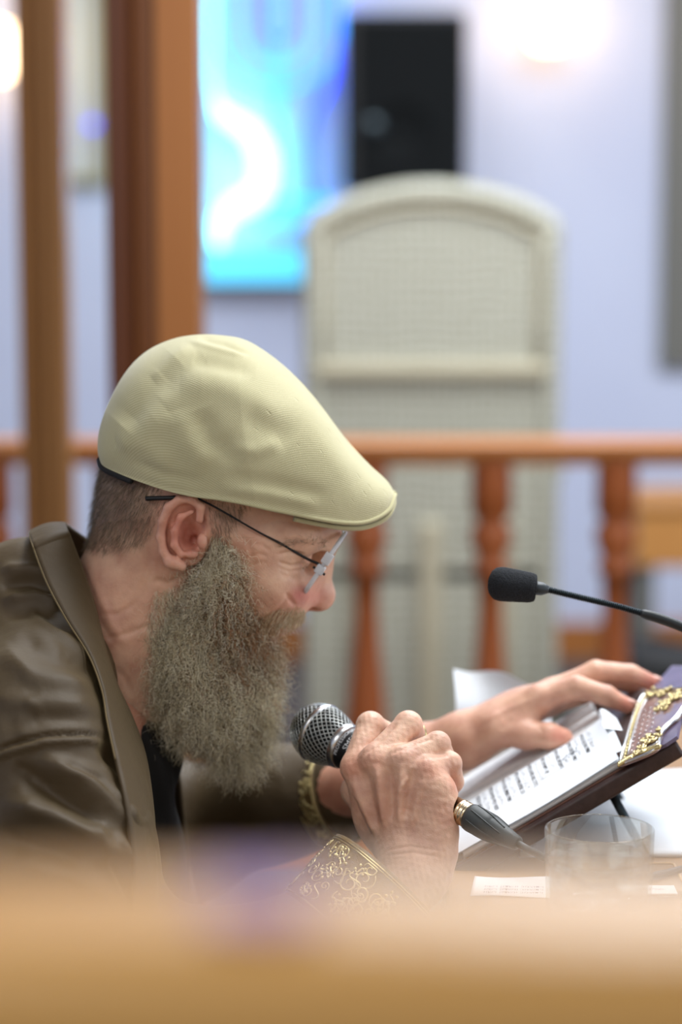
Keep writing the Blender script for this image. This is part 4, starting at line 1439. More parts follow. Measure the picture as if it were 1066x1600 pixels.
F.chain([P(75, 1150, .27), P(285, 1310, .30), P(430, 1255, .245), P(525, 1240, .225)], [.062, .060, .050, .046], k=.025)  # far arm
# hollow for the neck
F.cone(P(190, 930, MY), P(150, 1130, MY), .066, .058, k=.006, sub=True)
F.cone(P(262, 1090, MY - .01), P(276, 1560, MY), .048, .056, k=.010, sub=True)
co, q = F.mesh(); nn = mesh_normals(co, q); px, py = proj(co)
nearf = np.clip(-nn[:, 1] * 1.6 + nn[:, 2] * .6, 0, 1) * (co[:, 1] < .16)
d = np.zeros(len(co))
for pts, wd, am in [
    ([(0, 893), (50, 892), (110, 902)], 9, .005), ([(0, 915), (45, 910), (105, 930)], 9, -.006), ([(0, 938), (60, 934), (100, 948)], 8, .006),
    ([(0, 960), (60, 955), (110, 985)], 10, -.004), ([(40, 945), (90, 985), (150, 1035)], 8, .004), ([(30, 990), (80, 1030), (150, 1060)], 14, -.004),
    ([(-20, 1010), (60, 1060), (150, 1075)], 16, .004), ([(-20, 1090), (60, 1100), (160, 1110)], 14, .003), ([(0, 1130), (80, 1118), (160, 1130)], 14, -.003),
    # armhole seam
    ([(-20, 1178), (20, 1160), (70, 1148), (130, 1147), (168, 1152)], 4, -.0045), ([(-20, 1188), (20, 1172), (70, 1160), (130, 1158), (166, 1164)], 6, .004),
    ([(150, 1160), (185, 1195), (215, 1240), (228, 1280)], 9, -.007), ([(165, 1155), (200, 1190), (225, 1235)], 6, .005),
    ([(60, 1180), (120, 1215), (180, 1255), (225, 1300)], 16, .009), ([(20, 1195), (90, 1240), (160, 1290)], 16, -.008), ([(0, 1250), (80, 1275), (150, 1310), (200, 1360)], 18, .010),
    ([(-10, 1300), (70, 1330), (140, 1360)], 18, -.009), ([(20, 1345), (110, 1360), (200, 1420)], 16, .007), ([(180, 1300), (205, 1350), (230, 1400)], 9, .006),
    ([(162, 1330), (190, 1370), (210, 1420)], 9, -.006), ([(90, 1190), (150, 1220), (200, 1280)], 7, -.004),
    ([(160, 1080), (175, 1110), (176, 1150)], 5, -.004), ([(420, 1195), (440, 1215), (450, 1260)], 10, .004), ([(470, 1200), (480, 1230), (490, 1280)], 9, -.005)]:
    d += fold(px, py, pts, wd, am)
rd = random.Random(4)
for i in range(46):
    x_ = rd.uniform(-20, 215); y_ = rd.uniform(900, 1380); a_ = rd.gauss(.45, .35); l_ = rd.uniform(30, 90)
    cv = rd.uniform(-12, 12)
    pts = [(x_ + l_ * t * math.cos(a_) - cv * math.sin(t * PI) * math.sin(a_), y_ + l_ * t * math.sin(a_) + cv * math.sin(t * PI) * math.cos(a_)) for t in (0, .33, .66, 1)]
    d += fold(px, py, pts, rd.uniform(5, 12), rd.choice((-1, 1)) * rd.uniform(.0006, .0016))
d += vnoise(co, 38, 31) * .0022 + vnoise(co, 90, 32) * .0008
co = co + nn * (d * np.maximum(nearf, .15))[:, None]
coat = link('coat', np_mesh('coat', co, q), M['satin'], person); coat['label'] = 'loose brown satin coat with stand-up collar'


csel = np.argsort(co[:, 1])
cpx, cpy = proj(co)


def on_coat(p, lift=.004):
    """the point moved along its line of sight on to the near face of the coat, if the coat is there and nearer"""
    x_, y_ = proj(p[None])
    m = np.hypot(cpx - x_[0], cpy - y_[0]) < 7
    if m.sum() < 3: return p
    yn = np.sort(co[m, 1])[:3].mean() - lift
    return P(x_[0], y_[0], min(yn, p[1]))


def ribbon(name, inner, outer, th, m_, parent, n=120, nv_=14, puff=.004):
    """a padded strip between two edges, with thickness"""
    A_, B_ = spline(inner, n), spline(outer, n)
    t = np.linspace(0, 1, nv_)
    g = A_[:, None] * (1 - t)[None, :, None] + B_[:, None] * t[None, :, None]
    gq = grid_quads(n, nv_)
    gn = mesh_normals(g.reshape(-1, 3), gq)
    if gn[:, 1].mean() > 0: gn = -gn; gq = gq[:, ::-1]
    bul = (np.sin(t * PI) * puff)[None, :] * np.ones((n, 1))
    o_ = g.reshape(-1, 3) + gn * (bul.reshape(-1, 1) + th / 2)
    i_ = g.reshape(-1, 3) - gn * th / 2
    N_ = n * nv_
    b = np.arange(n) * nv_
    rims = [np.stack([b[:-1], b[1:], b[1:] + N_, b[:-1] + N_], 1), np.stack([b[1:] + nv_ - 1, b[:-1] + nv_ - 1, b[:-1] + nv_ - 1 + N_, b[1:] + nv_ - 1 + N_], 1)]
    k = np.arange(nv_)
    rims.append(np.stack([k[1:], k[:-1], k[:-1] + N_, k[1:] + N_], 1)); e = (n - 1) * nv_
    rims.append(np.stack([e + k[:-1], e + k[1:], e + k[1:] + N_, e + k[:-1] + N_], 1))
    me_ = np_mesh(name, np.vstack([o_, i_]), np.vstack([gq, gq[:, ::-1] + N_] + rims))
    return link(name, me_, m_, parent)


inn_ = [P(102, 818, .095), P(110, 838, .062), P(132, 898, .040), P(150, 956, .034), P(164, 1015, .030), P(182, 1070, .034), P(205, 1120, .036), P(226, 1180, .030), P(238, 1260, .018), P(243, 1340, .006), P(246, 1430, .0)]
out_ = [P(46, 832, .085), P(54, 858, .040), P(74, 910, .012), P(104, 966, .0), P(140, 1024, -.006), P(160, 1078, -.004), P(168, 1125, -.002), P(182, 1190, -.006), P(197, 1260, -.016), P(206, 1340, -.024), P(210, 1430, -.024)]
inn_ = [inn_[0]] + [on_coat(p) for p in spline(inn_, 40)[3:]]
out_ = [out_[0]] + [on_coat(p) for p in spline(out_, 40)[3:]]
def smooth_y(pts, k=9):
    pts = np.array(pts); yy = np.pad(pts[:, 1], k, mode='edge')
    ys_ = np.array([min(yy[i:i + 2 * k + 1].mean(), pts[i, 1]) for i in range(len(pts))])
    yy = np.pad(ys_, k, mode='edge'); ys_ = np.convolve(yy, np.ones(2 * k + 1) / (2 * k + 1), 'same')[k:-k] - .003
    pr_ = [proj(p[None]) for p in pts]
    return [pts[0]] + [P(a[0], b[0], y_) for (a, b), y_ in zip(pr_[1:], ys_[1:])]


inn_, out_ = smooth_y(inn_, 5), smooth_y(out_, 5)
ribbon('collar', inn_, out_, .003, M['satin'], coat, puff=.003)
inn2 = [P(102, 818, .095), P(112, 826, .125), P(150, 860, .155), P(190, 940, .165), P(230, 1040, .160), P(262, 1120, .15), P(278, 1200, .15), P(290, 1300, .15), P(298, 1430, .15)]
out2 = [P(46, 832, .085), P(60, 836, .14), P(100, 870, .18), P(150, 950, .20), P(200, 1060, .20), P(248, 1130, .18), P(262, 1210, .175), P(272, 1300, .17), P(276, 1430, .17)]
ribbon('far_collar', inn2, out2, .003, M['satin'], coat, puff=.003)
seam = [p + np.array([0, -.0035, .0]) for p in out_[:26]]
MB().tube(spline(seam, 80), .0008, 6).build('seam', mat('seam_thread', (104, 88, 58), 0.8), coat)

# black shirt
F = Field((-.45, -.10, .50), (.05, .30, 1.05), 0.004)
F.cone(P(165, 1150, MY), P(175, 1500, MY), .058, .072, k=.02)
F.cone(P(170, 1095, MY), P(195, 1180, MY), .045, .048, k=.02)
co, q = F.mesh(); nn = mesh_normals(co, q)
px, py = proj(co)
d = fold(px, py, [(215, 1120), (250, 1200), (262, 1300)], 8, .004) + fold(px, py, [(235, 1120), (275, 1200), (290, 1300)], 8, -.003) + vnoise(co, 60, 41) * .0015
co += nn * d[:, None]
link('shirt', np_mesh('shirt', co, q), M['shirt'], person)

# trousers and shoes
F = Field((-.60, -.20, .0), (.40, .40, .75), 0.008)
for s in (-1, 1):
    F.chain([np.array([hipx, MY + s * .09, .55]), np.array([hipx + .42, MY + s * .12, .54]), np.array([hipx + .44, MY + s * .12, .12])], [.098, .075, .062], k=.03)
F.cone(np.array([hipx, MY - .06, .56]), np.array([hipx, MY + .06, .56]), .11, .11, k=.04)
co, q = F.mesh(); nn = mesh_normals(co, q); co += nn * (vnoise(co, 50, 51) * .003)[:, None]
link('trousers', np_mesh('trousers', co, q), M['trouser'], person)
for s in (-1, 1):
    F = Field(np.array([hipx + .30, MY + s * .12 - .08, -.01]), np.array([hipx + .72, MY + s * .12 + .10, .16]), 0.005)
    F.chain([np.array([hipx + .42, MY + s * .12, .055]), np.array([hipx + .52, MY + s * .13, .048]), np.array([hipx + .61, MY + s * .14, .04])], [.048, .042, .036], k=.02)
    F.cone(np.array([hipx + .43, MY + s * .12, .055]), np.array([hipx + .43, MY + s * .12, .11]), .045, .042, k=.02)
    co, q = F.mesh(); co[:, 2] = np.maximum(co[:, 2], 0.002)
    link('shoe', np_mesh('shoe', co, q), M['black'], person)

# gold-embroidered cuffs
cuff_base = mat('cuff_brocade', (112, 92, 56), 0.5, noise=((92, 74, 42), 300, 3), bump=0.4, bscale=900)


def cuff(A_, B_, ra, rb, label=None, seed=1, n_curl=90, flat=.82):
    """A: opening centre at the wrist, B: the other end; embroidered scrolls are laid over the near side"""
    A_ = np.asarray(A_); B_ = np.asarray(B_)
    dx = B_ - A_; L_ = np.linalg.norm(dx); dx /= L_
    n1 = np.cross(dx, [0, 1.0, 0]); n1 /= np.linalg.norm(n1)
    n2_ = np.cross(dx, n1)

    def S(t, a, off_=0.0):
        r_ = ra + (rb - ra) * t + off_
        return A_ + dx * L_ * t + n1 * math.cos(a) * r_ + n2_ * math.sin(a) * r_ * flat

    prof = [(0.02, -.003), (0, -.001), (-.01, .0), (0, .0015), (.05, .0012)] + [(t, .0010) for t in np.linspace(.1, .9, 14)] + [(.96, .0014), (1.0, .0)]
    seg = 120
    g = np.array([[S(t, a, o_) for a in np.linspace(0, 2 * PI, seg, endpoint=False)] for t, o_ in prof])
    mb_ = MB(); mb_.add(g.reshape(-1, 3), grid_quads(len(prof), seg, True))
    cf = mb_.build('cuff', cuff_base, coat)
    if label: cf['label'] = label
    rd = random.Random(seed)
    mb_ = MB()
    for t in (.04, .07, .93):
        mb_.tube([S(t, a, .0016) for a in np.linspace(0, 2 * PI, 90)], .0006, 5, False)
    for i in range(n_curl):
        t0 = .14 + .72 * rd.random(); a0 = rd.random() * 2 * PI
        kind = rd.random()
        sz = .004 + .006 * rd.random(); ph = rd.random() * 6.28; sg_ = rd.choice((-1, 1))
        pts = []
        if kind < .6:
            for j in range(22):
                u = j / 21
                r_ = sz * (1 - .8 * u); aa = ph + sg_ * u * 8.5
                pts.append((r_ * math.cos(aa), r_ * math.sin(aa)))
        else:
            for j in range(16):
                u = j / 15
                pts.append((sz * 1.6 * (u - .5) * math.cos(ph) - sz * .5 * math.sin(u * 6) * math.sin(ph), sz * 1.6 * (u - .5) * math.sin(ph) + sz * .5 * math.sin(u * 6) * math.cos(ph)))
        P3 = []
        for x_, y_ in pts:
            t = min(.9, max(.1, t0 + x_ / L_)); a = a0 + y_ / ra
            P3.append(S(t, a, .0018))
        rr2 = [.0008 * (1 - .5 * abs(2 * j / (len(P3) - 1) - 1)) for j in range(len(P3))]
        mb_.tube(P3, rr2, 6, True)
        if kind > .8:
            for k_ in range(5):
                aa = k_ * 2 * PI / 5
                p_ = S(min(.9, max(.1, t0 + .003 * math.cos(aa) / L_)), a0 + .003 * math.sin(aa) / ra, .0016)
                q_ = S(min(.9, max(.1, t0 + .006 * math.cos(aa) / L_)), a0 + .006 * math.sin(aa) / ra, .0016)
                mb_.tube([p_, (p_ + q_) / 2, q_], [.0006, .0016, .0004], 6, True)
    mb_.build('embroidery', M['gold'], cf)
    return cf


cuff(P(612, 1384, -.040), P(528, 1478, -.062), .060, .060, 'wide cuff with raised gold scroll embroidery', 3, 190, flat=.86)
cuff(P(534, 1243, .215), P(508, 1250, .225), .044, .046, 'dim gold-edged cuff of the far sleeve', 5, 60, flat=.95)

# gold ring seen past the knuckles
rgm = MB()
ax0 = pip[2] * .45 + dip[2] * .55
dd = dip[2] - pip[2]; dd /= np.linalg.norm(dd)
n1 = np.cross(dd, [1, 0, 0]); n1 /= np.linalg.norm(n1); n2_ = np.cross(dd, n1)
ring_c = P(668, 1150, .022)
dmid = dip[1] - pip[1]; dmid /= np.linalg.norm(dmid); n1 = np.cross(dmid, [1, 0, 0]); n1 /= np.linalg.norm(n1); n2_ = np.cross(dmid, n1)
cm = pip[1] * .45 + dip[1] * .55
rgm.tube([cm + n1 * .0102 * math.cos(a) + n2_ * .0102 * math.sin(a) for a in np.linspace(0, 2 * PI, 48)], .0015, 8, False)
ro = rgm.build('finger_ring', M['gold']); tag(ro, 'thin gold ring on a finger of the hand gripping the microphone', 'ring')

# ================================================================== microphone in his hand
AX = MIC1 - MIC0; AX /= np.linalg.norm(AX)
mic = empty('handheld_microphone', MIC0, 'silver mesh-headed handheld microphone gripped in the nearer hand', 'microphone')


def axis_frame(d):
    a = np.array([0, 1.0, 0]); n = a - d * (a @ d); n /= np.linalg.norm(n)
    return n, np.cross(d, n)


MN, MBi = axis_frame(AX)


def lathe_at(o, d, prof, seg=48): return lathe(prof, seg, o, o + d)


ball = [(-.0262, .0005), (-.0255, .006), (-.0235, .0112), (-.0195, .0166), (-.0145, .0206), (-.0085, .0234), (-.003, .0248), (.003, .0252), (.009, .0246), (.015, .0231), (.021, .0210), (.0265, .0190)]
bt_, br_ = np.array(ball).T
mb = MB(); mb.add(*lathe_at(MIC0, AX, [(t, max(.0002, r - .0014)) for t, r in ball])); mb.build('foam_liner', mat('liner_foam', (20, 22, 22), 0.9), mic)
mb = MB()
for fam in (-1, 1):
    for k in range(30):
        t = np.linspace(-.0245, .0262, 44)
        r = np.interp(t, bt_, br_)
        r = r + .00028 * np.sin(np.arange(44) * PI / 1.0 + (0 if fam > 0 else PI))
        s_ = np.r_[0, np.cumsum(np.hypot(np.diff(t), np.diff(np.interp(t, bt_, br_))))]
        a = k * 2 * PI / 30 + fam * s_ / .0265 * 1.05
        pts = MIC0 + t[:, None] * AX + r[:, None] * (np.cos(a)[:, None] * MN + np.sin(a)[:, None] * MBi)
        mb.tube(pts, .00042, 5, False)
mb.build('mesh_grille', M['mesh_metal'], mic)
mb = MB(); mb.add(*lathe_at(MIC0, AX, [(-.0022, .0246), (-.0018, .0258), (-.0008, .0262), (.0012, .0262), (.0022, .0258), (.0026, .0246)])); mb.build('grille_band', M['silver'], mic)
mb = MB(); mb.add(*lathe_at(MIC0, AX, [(.0250, .0170), (.0250, .0196), (.0262, .0203), (.0300, .0196), (.0318, .0186), (.0322, .0165)])); mb.build('collar_ring', M['silver'], mic)
mb = MB(); mb.add(*lathe_at(MIC0, AX, [(.0315, .0005), (.0315, .0178), (.0325, .0183), (.046, .0172), (.052, .0160), (.060, .0148), (.100, .0128), (.134, .0112), (.136, .0104), (.1365, .0005)])); mb.build('handle', mat('handle_black', (20, 21, 23), 0.4), mic)
mb = MB(); mb.add(*lathe_at(MIC0, AX, [(.134, .0005), (.1345, .0096), (.156, .0098), (.1563, .0104), (.158, .0104), (.1585, .0098), (.1595, .0104), (.1615, .0104), (.162, .0098), (.1635, .0104), (.166, .0103), (.1662, .0005)])); mb.build('connector', mat('connector_gold', (222, 204, 170), 0.22, 1.0), mic)


def flat_text(body, size, align='CENTER', bold=0.0):
    """outline of a line of lettering as flat vertices and faces"""
    cu = bpy.data.curves.new('lettering', 'FONT')
    cu.body = body; cu.size = size; cu.align_x = align; cu.resolution_u = 2; cu.offset = bold
    ob = bpy.data.objects.new('lettering', cu); COL.objects.link(ob)
    bpy.context.view_layer.update()
    me_ = bpy.data.meshes.new_from_object(ob.evaluated_get(bpy.context.evaluated_depsgraph_get()))
    vs = np.array([v.co[:] for v in me_.vertices]) if len(me_.vertices) else np.zeros((0, 3))
    fs = [list(p.vertices) for p in me_.polygons]
    bpy.data.objects.remove(ob); bpy.data.curves.remove(cu); bpy.data.meshes.remove(me_)
    return vs, fs


def build_faces(name, vs, fs, m_, parent):
    me_ = bpy.data.meshes.new(name); me_.from_pydata([tuple(v) for v in vs], [], fs); me_.update()
    return link(name, me_, m_, parent, False)


lv, lf, o_ = [], [], 0
w_ = -FW + .45 * UP
a0_ = math.atan2(w_ @ MBi, w_ @ MN)
sg_ = 1.0 if (-math.sin(a0_) * MN + math.cos(a0_) * MBi) @ UP > 0 else -1.0
for txt, size, t0 in (('PROFESSIONAL', .0046, .0355), ('SM58', .0072, .0435)):
    vs, fs = flat_text(txt, size)
    a = -PI / 2 - .25 + 0 * vs[:, 0]
    rad = np.interp(t0 - vs[:, 1], [.0325, .046, .052, .06], [.0183, .0172, .0160, .0148]) + .0003
    ang = a0_ + sg_ * vs[:, 0] / .018
    p = MIC0 + (t0 - vs[:, 1])[:, None] * AX + rad[:, None] * (np.cos(ang)[:, None] * MN + np.sin(ang)[:, None] * MBi)
    lv.append(p); lf += [[i + o_ for i in f] for f in fs]; o_ += len(p)
build_faces('printed_name', np.vstack(lv), lf, mat('print_grey', (215, 218, 222), 0.5), mic)

cab = empty('microphone_cable', MIC0 + AX * .166, 'grey cable with rubber sleeve running from the handheld microphone behind the glass', 'cable')
mb = MB(); mb.add(*lathe_at(MIC0 + AX * .1664, AX, [(0, .0005), (0, .0112), (.003, .0118), (.014, .0116), (.022, .0110), (.0225, .0104), (.024, .0106), (.036, .0082), (.050, .0058), (.0510, .0048), (.0514, .0005)])); mb.build('sleeve', M['rubber'], cab)
mb = MB()
for k in range(8):
    a = k * PI / 4
    pts = [MIC0 + AX * (.1664 + t) + (r + .0002) * (math.cos(a + t * 14) * MN + math.sin(a + t * 14) * MBi) for t, r in zip(np.linspace(.004, .036, 14), np.interp(np.linspace(.004, .036, 14), [0, .014, .022, .036, .05], [.0114, .0116, .011, .0082, .0058]))]
    mb.tube(pts, .0006, 6)
mb.build('sleeve_ribs', M['rubber'], cab)
c0 = MIC0 + AX * .215
zc_ = .7535
p_end = PZ(985, 1400, zc_)
cp = [c0, c0 + AX * .012, P(880, 1356, -.068), P(922, 1385, -.0675), np.array([.236, -.048, .7614]), np.array([.262, -.032, .7612]), np.array([.292, -.006, .7600]), np.array([.325, .030, .7560]), np.array([.37, .06, .7578]), np.array([.45, .12, .7575]), np.array([.60, .14, .7540])]
MB().tube(spline(cp, 160), .0030, 10).build('cord', M['rubber'], cab)

# ================================================================== gooseneck microphone
GY = .035
goo = empty('gooseneck_microphone', (.47, GY, .752), 'thin black gooseneck microphone with foam windscreen pointing at the man', 'microphone')
g0, g1 = P(763, 910, GY), P(838, 919, GY)
gd = g1 - g0; GL = np.linalg.norm(gd); gd /= GL
fp = [(0, .0003), (.0006, .0055), (.003, .0105), (.007, .0135), (.013, .0142), (.020, .0138), (.028, .0132), (.034, .0126), (.0375, .0116), (.0390, .0098), (.0394, .0003)]
fp = np.array(fp); fp[:, 0] *= GL / .0394
fs_ = spline(np.c_[fp, np.zeros(len(fp))], 70)[:, :2]; fs_[:, 1] = np.maximum(fs_[:, 1], .0002)
co, q = lathe_at(g0, gd, fs_, 64); nn = mesh_normals(co, q)
co = co + nn * (rng.normal(size=len(co)) * .00014)[:, None]
mb = MB(); mb.add(co, q); mb.build('windscreen', M['foam'], goo)
mb = MB(); mb.add(*lathe_at(g1, gd, [(-.003, .0003), (-.003, .0055), (.001, .0058), (.005, .0056), (.0095, .0036), (.0105, .0030), (.011, .0003)])); mb.build('neck_cap', mat('neck_plastic', (46, 54, 60), 0.4), goo)
n0 = g1 + gd * .0095
gpts = [n0, P(905, 933, GY), P(960, 946, GY), P(1002, 958, GY)]
gp = spline(gpts, 520)
s_ = np.r_[0, np.cumsum(np.linalg.norm(np.diff(gp, axis=0), axis=1))]
MB().tube(gp, .0026 + .00045 * np.sin(s_ / .00165 * 2 * PI), 14).build('flexible_neck', M['gunmetal'], goo)
end = [gp[-1] - (gp[-1] - gp[-5]) * 1, P(1030, 966, GY), P(1070, 981, GY), P(1150, 1015, GY), P(1290, 1110, GY), P(1400, 1240, GY), np.array([.475, GY, .79]), np.array([.475, GY, .765])]
ee = spline(end, 120)
MB().tube(ee, np.interp(np.linspace(0, 1, 120), [0, .02, .06, 1], [.0026, .0038, .0042, .0040]), 14).build('stem', mat('stem_black', (30, 36, 40), 0.45), goo)
mb = MB(); mb.add(*lathe_at(np.array([.475, GY, .7505]), np.array([0, 0, 1.0]), [(0, .0005), (0, .055), (.006, .056), (.014, .050), (.020, .02), (.024, .008), (.026, .0005)])); mb.build('base', M['black'], goo)

# ================================================================== table
tb = empty('wooden_table', (.70, .2, 0), 'light brown wooden table under the book, papers and water glass', 'table')
box_obj('tabletop', (.735, .10, .735), (1.30, .90, .030), M['table'], tb, bev=.006)
box_obj('apron', (.735, .10, .685), (1.16, .76, .07), M['table'], tb)
for sx in (.14, 1.30):
    for sy in (-.26, .46):
        box_obj('leg', (sx, sy, .325), (.06, .06, .65), M['table'], tb, bev=.004)

# stool he sits on
stl = empty('wooden_stool', (hipx, MY, 0), 'plain wooden stool under the seated man', 'stool')
box_obj('seat', (hipx + .02, MY, .425), (.36, .40, .03), M['wood_rail'], stl, bev=.008)
for sx in (-.12, .16):
    for sy in (-.15, .15):
        box_obj('leg', (hipx + sx, MY + sy, .205), (.035, .035, .41), M['wood_rail'], stl)

# ================================================================== slanted board with ornate panel
Y0 = .014
BA, BB = P(684, 1388, Y0), P(1062, 1166, Y0)
bu = BB - BA; BL = np.linalg.norm(bu); bu /= BL
bn_ = np.array([-bu[2], 0, bu[0]])
bv = np.array([0, 1.0, 0])
TH = .016
# the near upper edge of the board's side face follows the page's foot


def BPT(u, v, h=0.0): return BA + bu * u + bv * v + bn_ * h


def BPX(px, py, h=0.0):
    """point of the board's plane seen at a pixel, h above it, as (u, v)"""
    d_ = FW * FPX + np.array([1.0, 0, 0]) * (px - 533) + UP * (800 - py)
    o_ = BA + bn_ * h
    t = ((o_ - CAM) @ bn_) / (d_ @ bn_)
    p = CAM + d_ * t - BA
    return p @ bu, p @ bv


stand = empty('slanted_reading_board', BPT(.0, .12), 'dark leather slanted board holding the open book, with ornate upper end', 'reading board')
BW = .262
bm = bmesh.new()
R3 = Matrix(((bu[0], bv[0], bn_[0]), (bu[1], bv[1], bn_[1]), (bu[2], bv[2], bn_[2])))
add_box(bm, (0, 0, 0), (BL, BW, TH), bev=.0035)
cb = BPT(BL / 2, BW / 2, -TH / 2 + .006)
for v in bm.verts: v.co = R3 @ v.co + Vector(cb)
link('board', bm_mesh('board', bm), M['board'], stand, True)
lo_z = BPT(0, 0, -TH + .006)[2]
sup = MB()
for v_ in (.04, .22):
    a = BPT(.165, v_, -TH + .008); b = np.array([a[0] + .035, a[1], .7505])
    MB().tube([a, b], .004, 10).build('support_leg', M['gunmetal'], stand)
ln = BPT(.004, BW / 2, -TH)
box_obj('foot_ledge', (BA[0] + .012, BA[1] + BW / 2, .757), (.02, BW - .02, .0125), M['board'], stand, bev=.002)


def plate(name, poly, h0, h1, m_, parent, bev=.0008):
    bm_ = bmesh.new()
    bot_ = [bm_.verts.new(tuple(BPT(u, v, h0))) for u, v in poly]
    top_ = [bm_.verts.new(tuple(BPT(u, v, h1))) for u, v in poly]
    bm_.faces.new(bot_[::-1]); bm_.faces.new(top_)
    for i in range(len(poly)):
        j = (i + 1) % len(poly)
        bm_.faces.new((bot_[i], bot_[j], top_[j], top_[i]))
    return link(name, bm_mesh(name, bm_), m_, parent, False)


H0 = .006
pp = [(966, 1196), (1000, 1181), (1040, 1162), (1058, 1150), (1068, 1100), (1075, 1040), (1050, 1040), (1010, 1085), (990, 1120)]
poly = [BPX(x, y, H0 + .003) for x, y in pp]
plate('purple_plate', poly, H0, H0 + .003, M['purple'], stand)
H1 = H0 + .0032
out = [(968, 1194), (985, 1188), (1005, 1180), (1022, 1172), (1030, 1164), (1031, 1154), (1035, 1144), (1046, 1132), (1060, 1120), (1072, 1104), (1082, 1088), (1090, 1074), (1066, 1075), (1045, 1077), (1022, 1078), (1004, 1088), (994, 1108), (985, 1134), (976, 1164)]
poly2 = spline([(*BPX(x, y, H1 + .003), 0) for x, y in out], 90)[:, :2]
plate('enamel_panel', [tuple(p) for p in poly2], H1, H1 + .003, M['mauve'], stand)
H2 = H1 + .003
ring = [BPT(u, v, H2) for u, v in poly2]
MB().tube(ring + [ring[0]], .0015, 8).build('panel_edge', M['silver'], stand)
cen_ = poly2.mean(0)
for k_, f in enumerate((.90, .80)):
    r2 = [BPT(*(cen_ + (p - cen_) * f), H2) for p in poly2]
    MB().tube(r2 + [r2[0]], .0008, 6).build('inner_border', (M['gold'], M['silver'])[k_], stand)
rd = random.Random(11)
mb = MB()


def scroll(px_, py_, r_px, n_, ink=None):
    u0, v0 = BPX(px_, py_, H2)
    for i in range(n_):
        du, dv = rd.uniform(-1, 1) * r_px * .0011, rd.uniform(-1, 1) * r_px * .0016
        sz = rd.uniform(.0018, .0042); ph = rd.random() * 6.28; sg_ = rd.choice((-1, 1))
        pts = []
        for j in range(20):
            t = j / 19; rr_ = sz * (1 - .8 * t); aa = ph + sg_ * t * 7.5
            pts.append(BPT(u0 + du + rr_ * math.cos(aa), v0 + dv + rr_ * math.sin(aa) * 1.3, H2 + .001 + .0012 * math.sin(t * PI)))
        mb.tube(pts, [.0011 * (1 - .4 * t / 19) for t in range(20)], 6)


scroll(1038, 1104, 9, 12); scroll(1048, 1094, 8, 8); scroll(1022, 1152, 7, 9); scroll(1012, 1160, 6, 7); scroll(1004, 1172, 7, 8); scroll(1018, 1086, 7, 8); scroll(1040, 1084, 6, 5)
scroll(1060, 1088, 7, 7); scroll(996, 1182, 6, 6)
for k in range(26):
    t = k / 25
    x_, y_ = 969 + 64 * t, 1196 - 28 * t - 4 * math.sin(t * PI)
    u0, v0 = BPX(x_, y_, H2)
    mb.tube([BPT(u0 - .0016, v0 - .001, H2), BPT(u0, v0 + .001, H2 + .0018), BPT(u0 + .0016, v0 + .003, H2)], [.0009, .0015, .0007], 6)
for k in range(18):
    t = k / 17
    x_, y_ = 972 + 20 * t, 1186 - 84 * t
    u0, v0 = BPX(x_ + 6, y_, H2)
    mb.tube([BPT(u0 - .0012, v0, H2), BPT(u0, v0 + .002, H2 + .0014), BPT(u0 + .0012, v0 + .004, H2)], [.0006, .0011, .0005], 6)
mb.build('gold_scrollwork', M['gold'], stand)
# raised lettering of the panel, worn and unreadable: rows of short ridges
mb = MB()
for r_ in range(4):
    for k in range(9):
        t = k / 8
        x_, y_ = 984 + r_ * 9 + 12 * t, 1176 - r_ * 5 - 58 * t
        u0, v0 = BPX(x_, y_, H2)
        mb.tube([BPT(u0, v0, H2), BPT(u0 + .003, v0, H2 + .0005)], .0005, 5)
mb.build('raised_ridges', M['silver'], stand)

# ================================================================== open book
book = empty('open_book', BPT(.09, .12, H0), 'open book of printed Hebrew lines lying on the dark slanted board', 'book')
U0, U1 = .004, BPX(965, 1180, .010)[0]
SPV = .120
V0 = .012


def page_h(v, far=False):
    if not far:
        t = (v - V0) / (SPV - V0)
        return H0 + .0075 + .0105 * math.sin(min(1, t * 1.12) * PI * .62) ** 1.0 * (1 if t < .86 else max(0, 1 - ((t - .86) / .14) ** 2 * .75))
    t = (v - SPV) / .108
    return H0 + .0058 + .006 * math.sin(min(1, t * 1.1 + .1) * PI * .8)


def top_h(u, v):
    t = (u - U0) / (U1 - U0)
    lift = .007 * max(0, (t - .80) / .20) ** 2 * math.exp(-((v - .085) / .04) ** 2)
    wav = .0008 * math.sin(t * 7 + v * 40)
    return page_h(v) + lift + wav


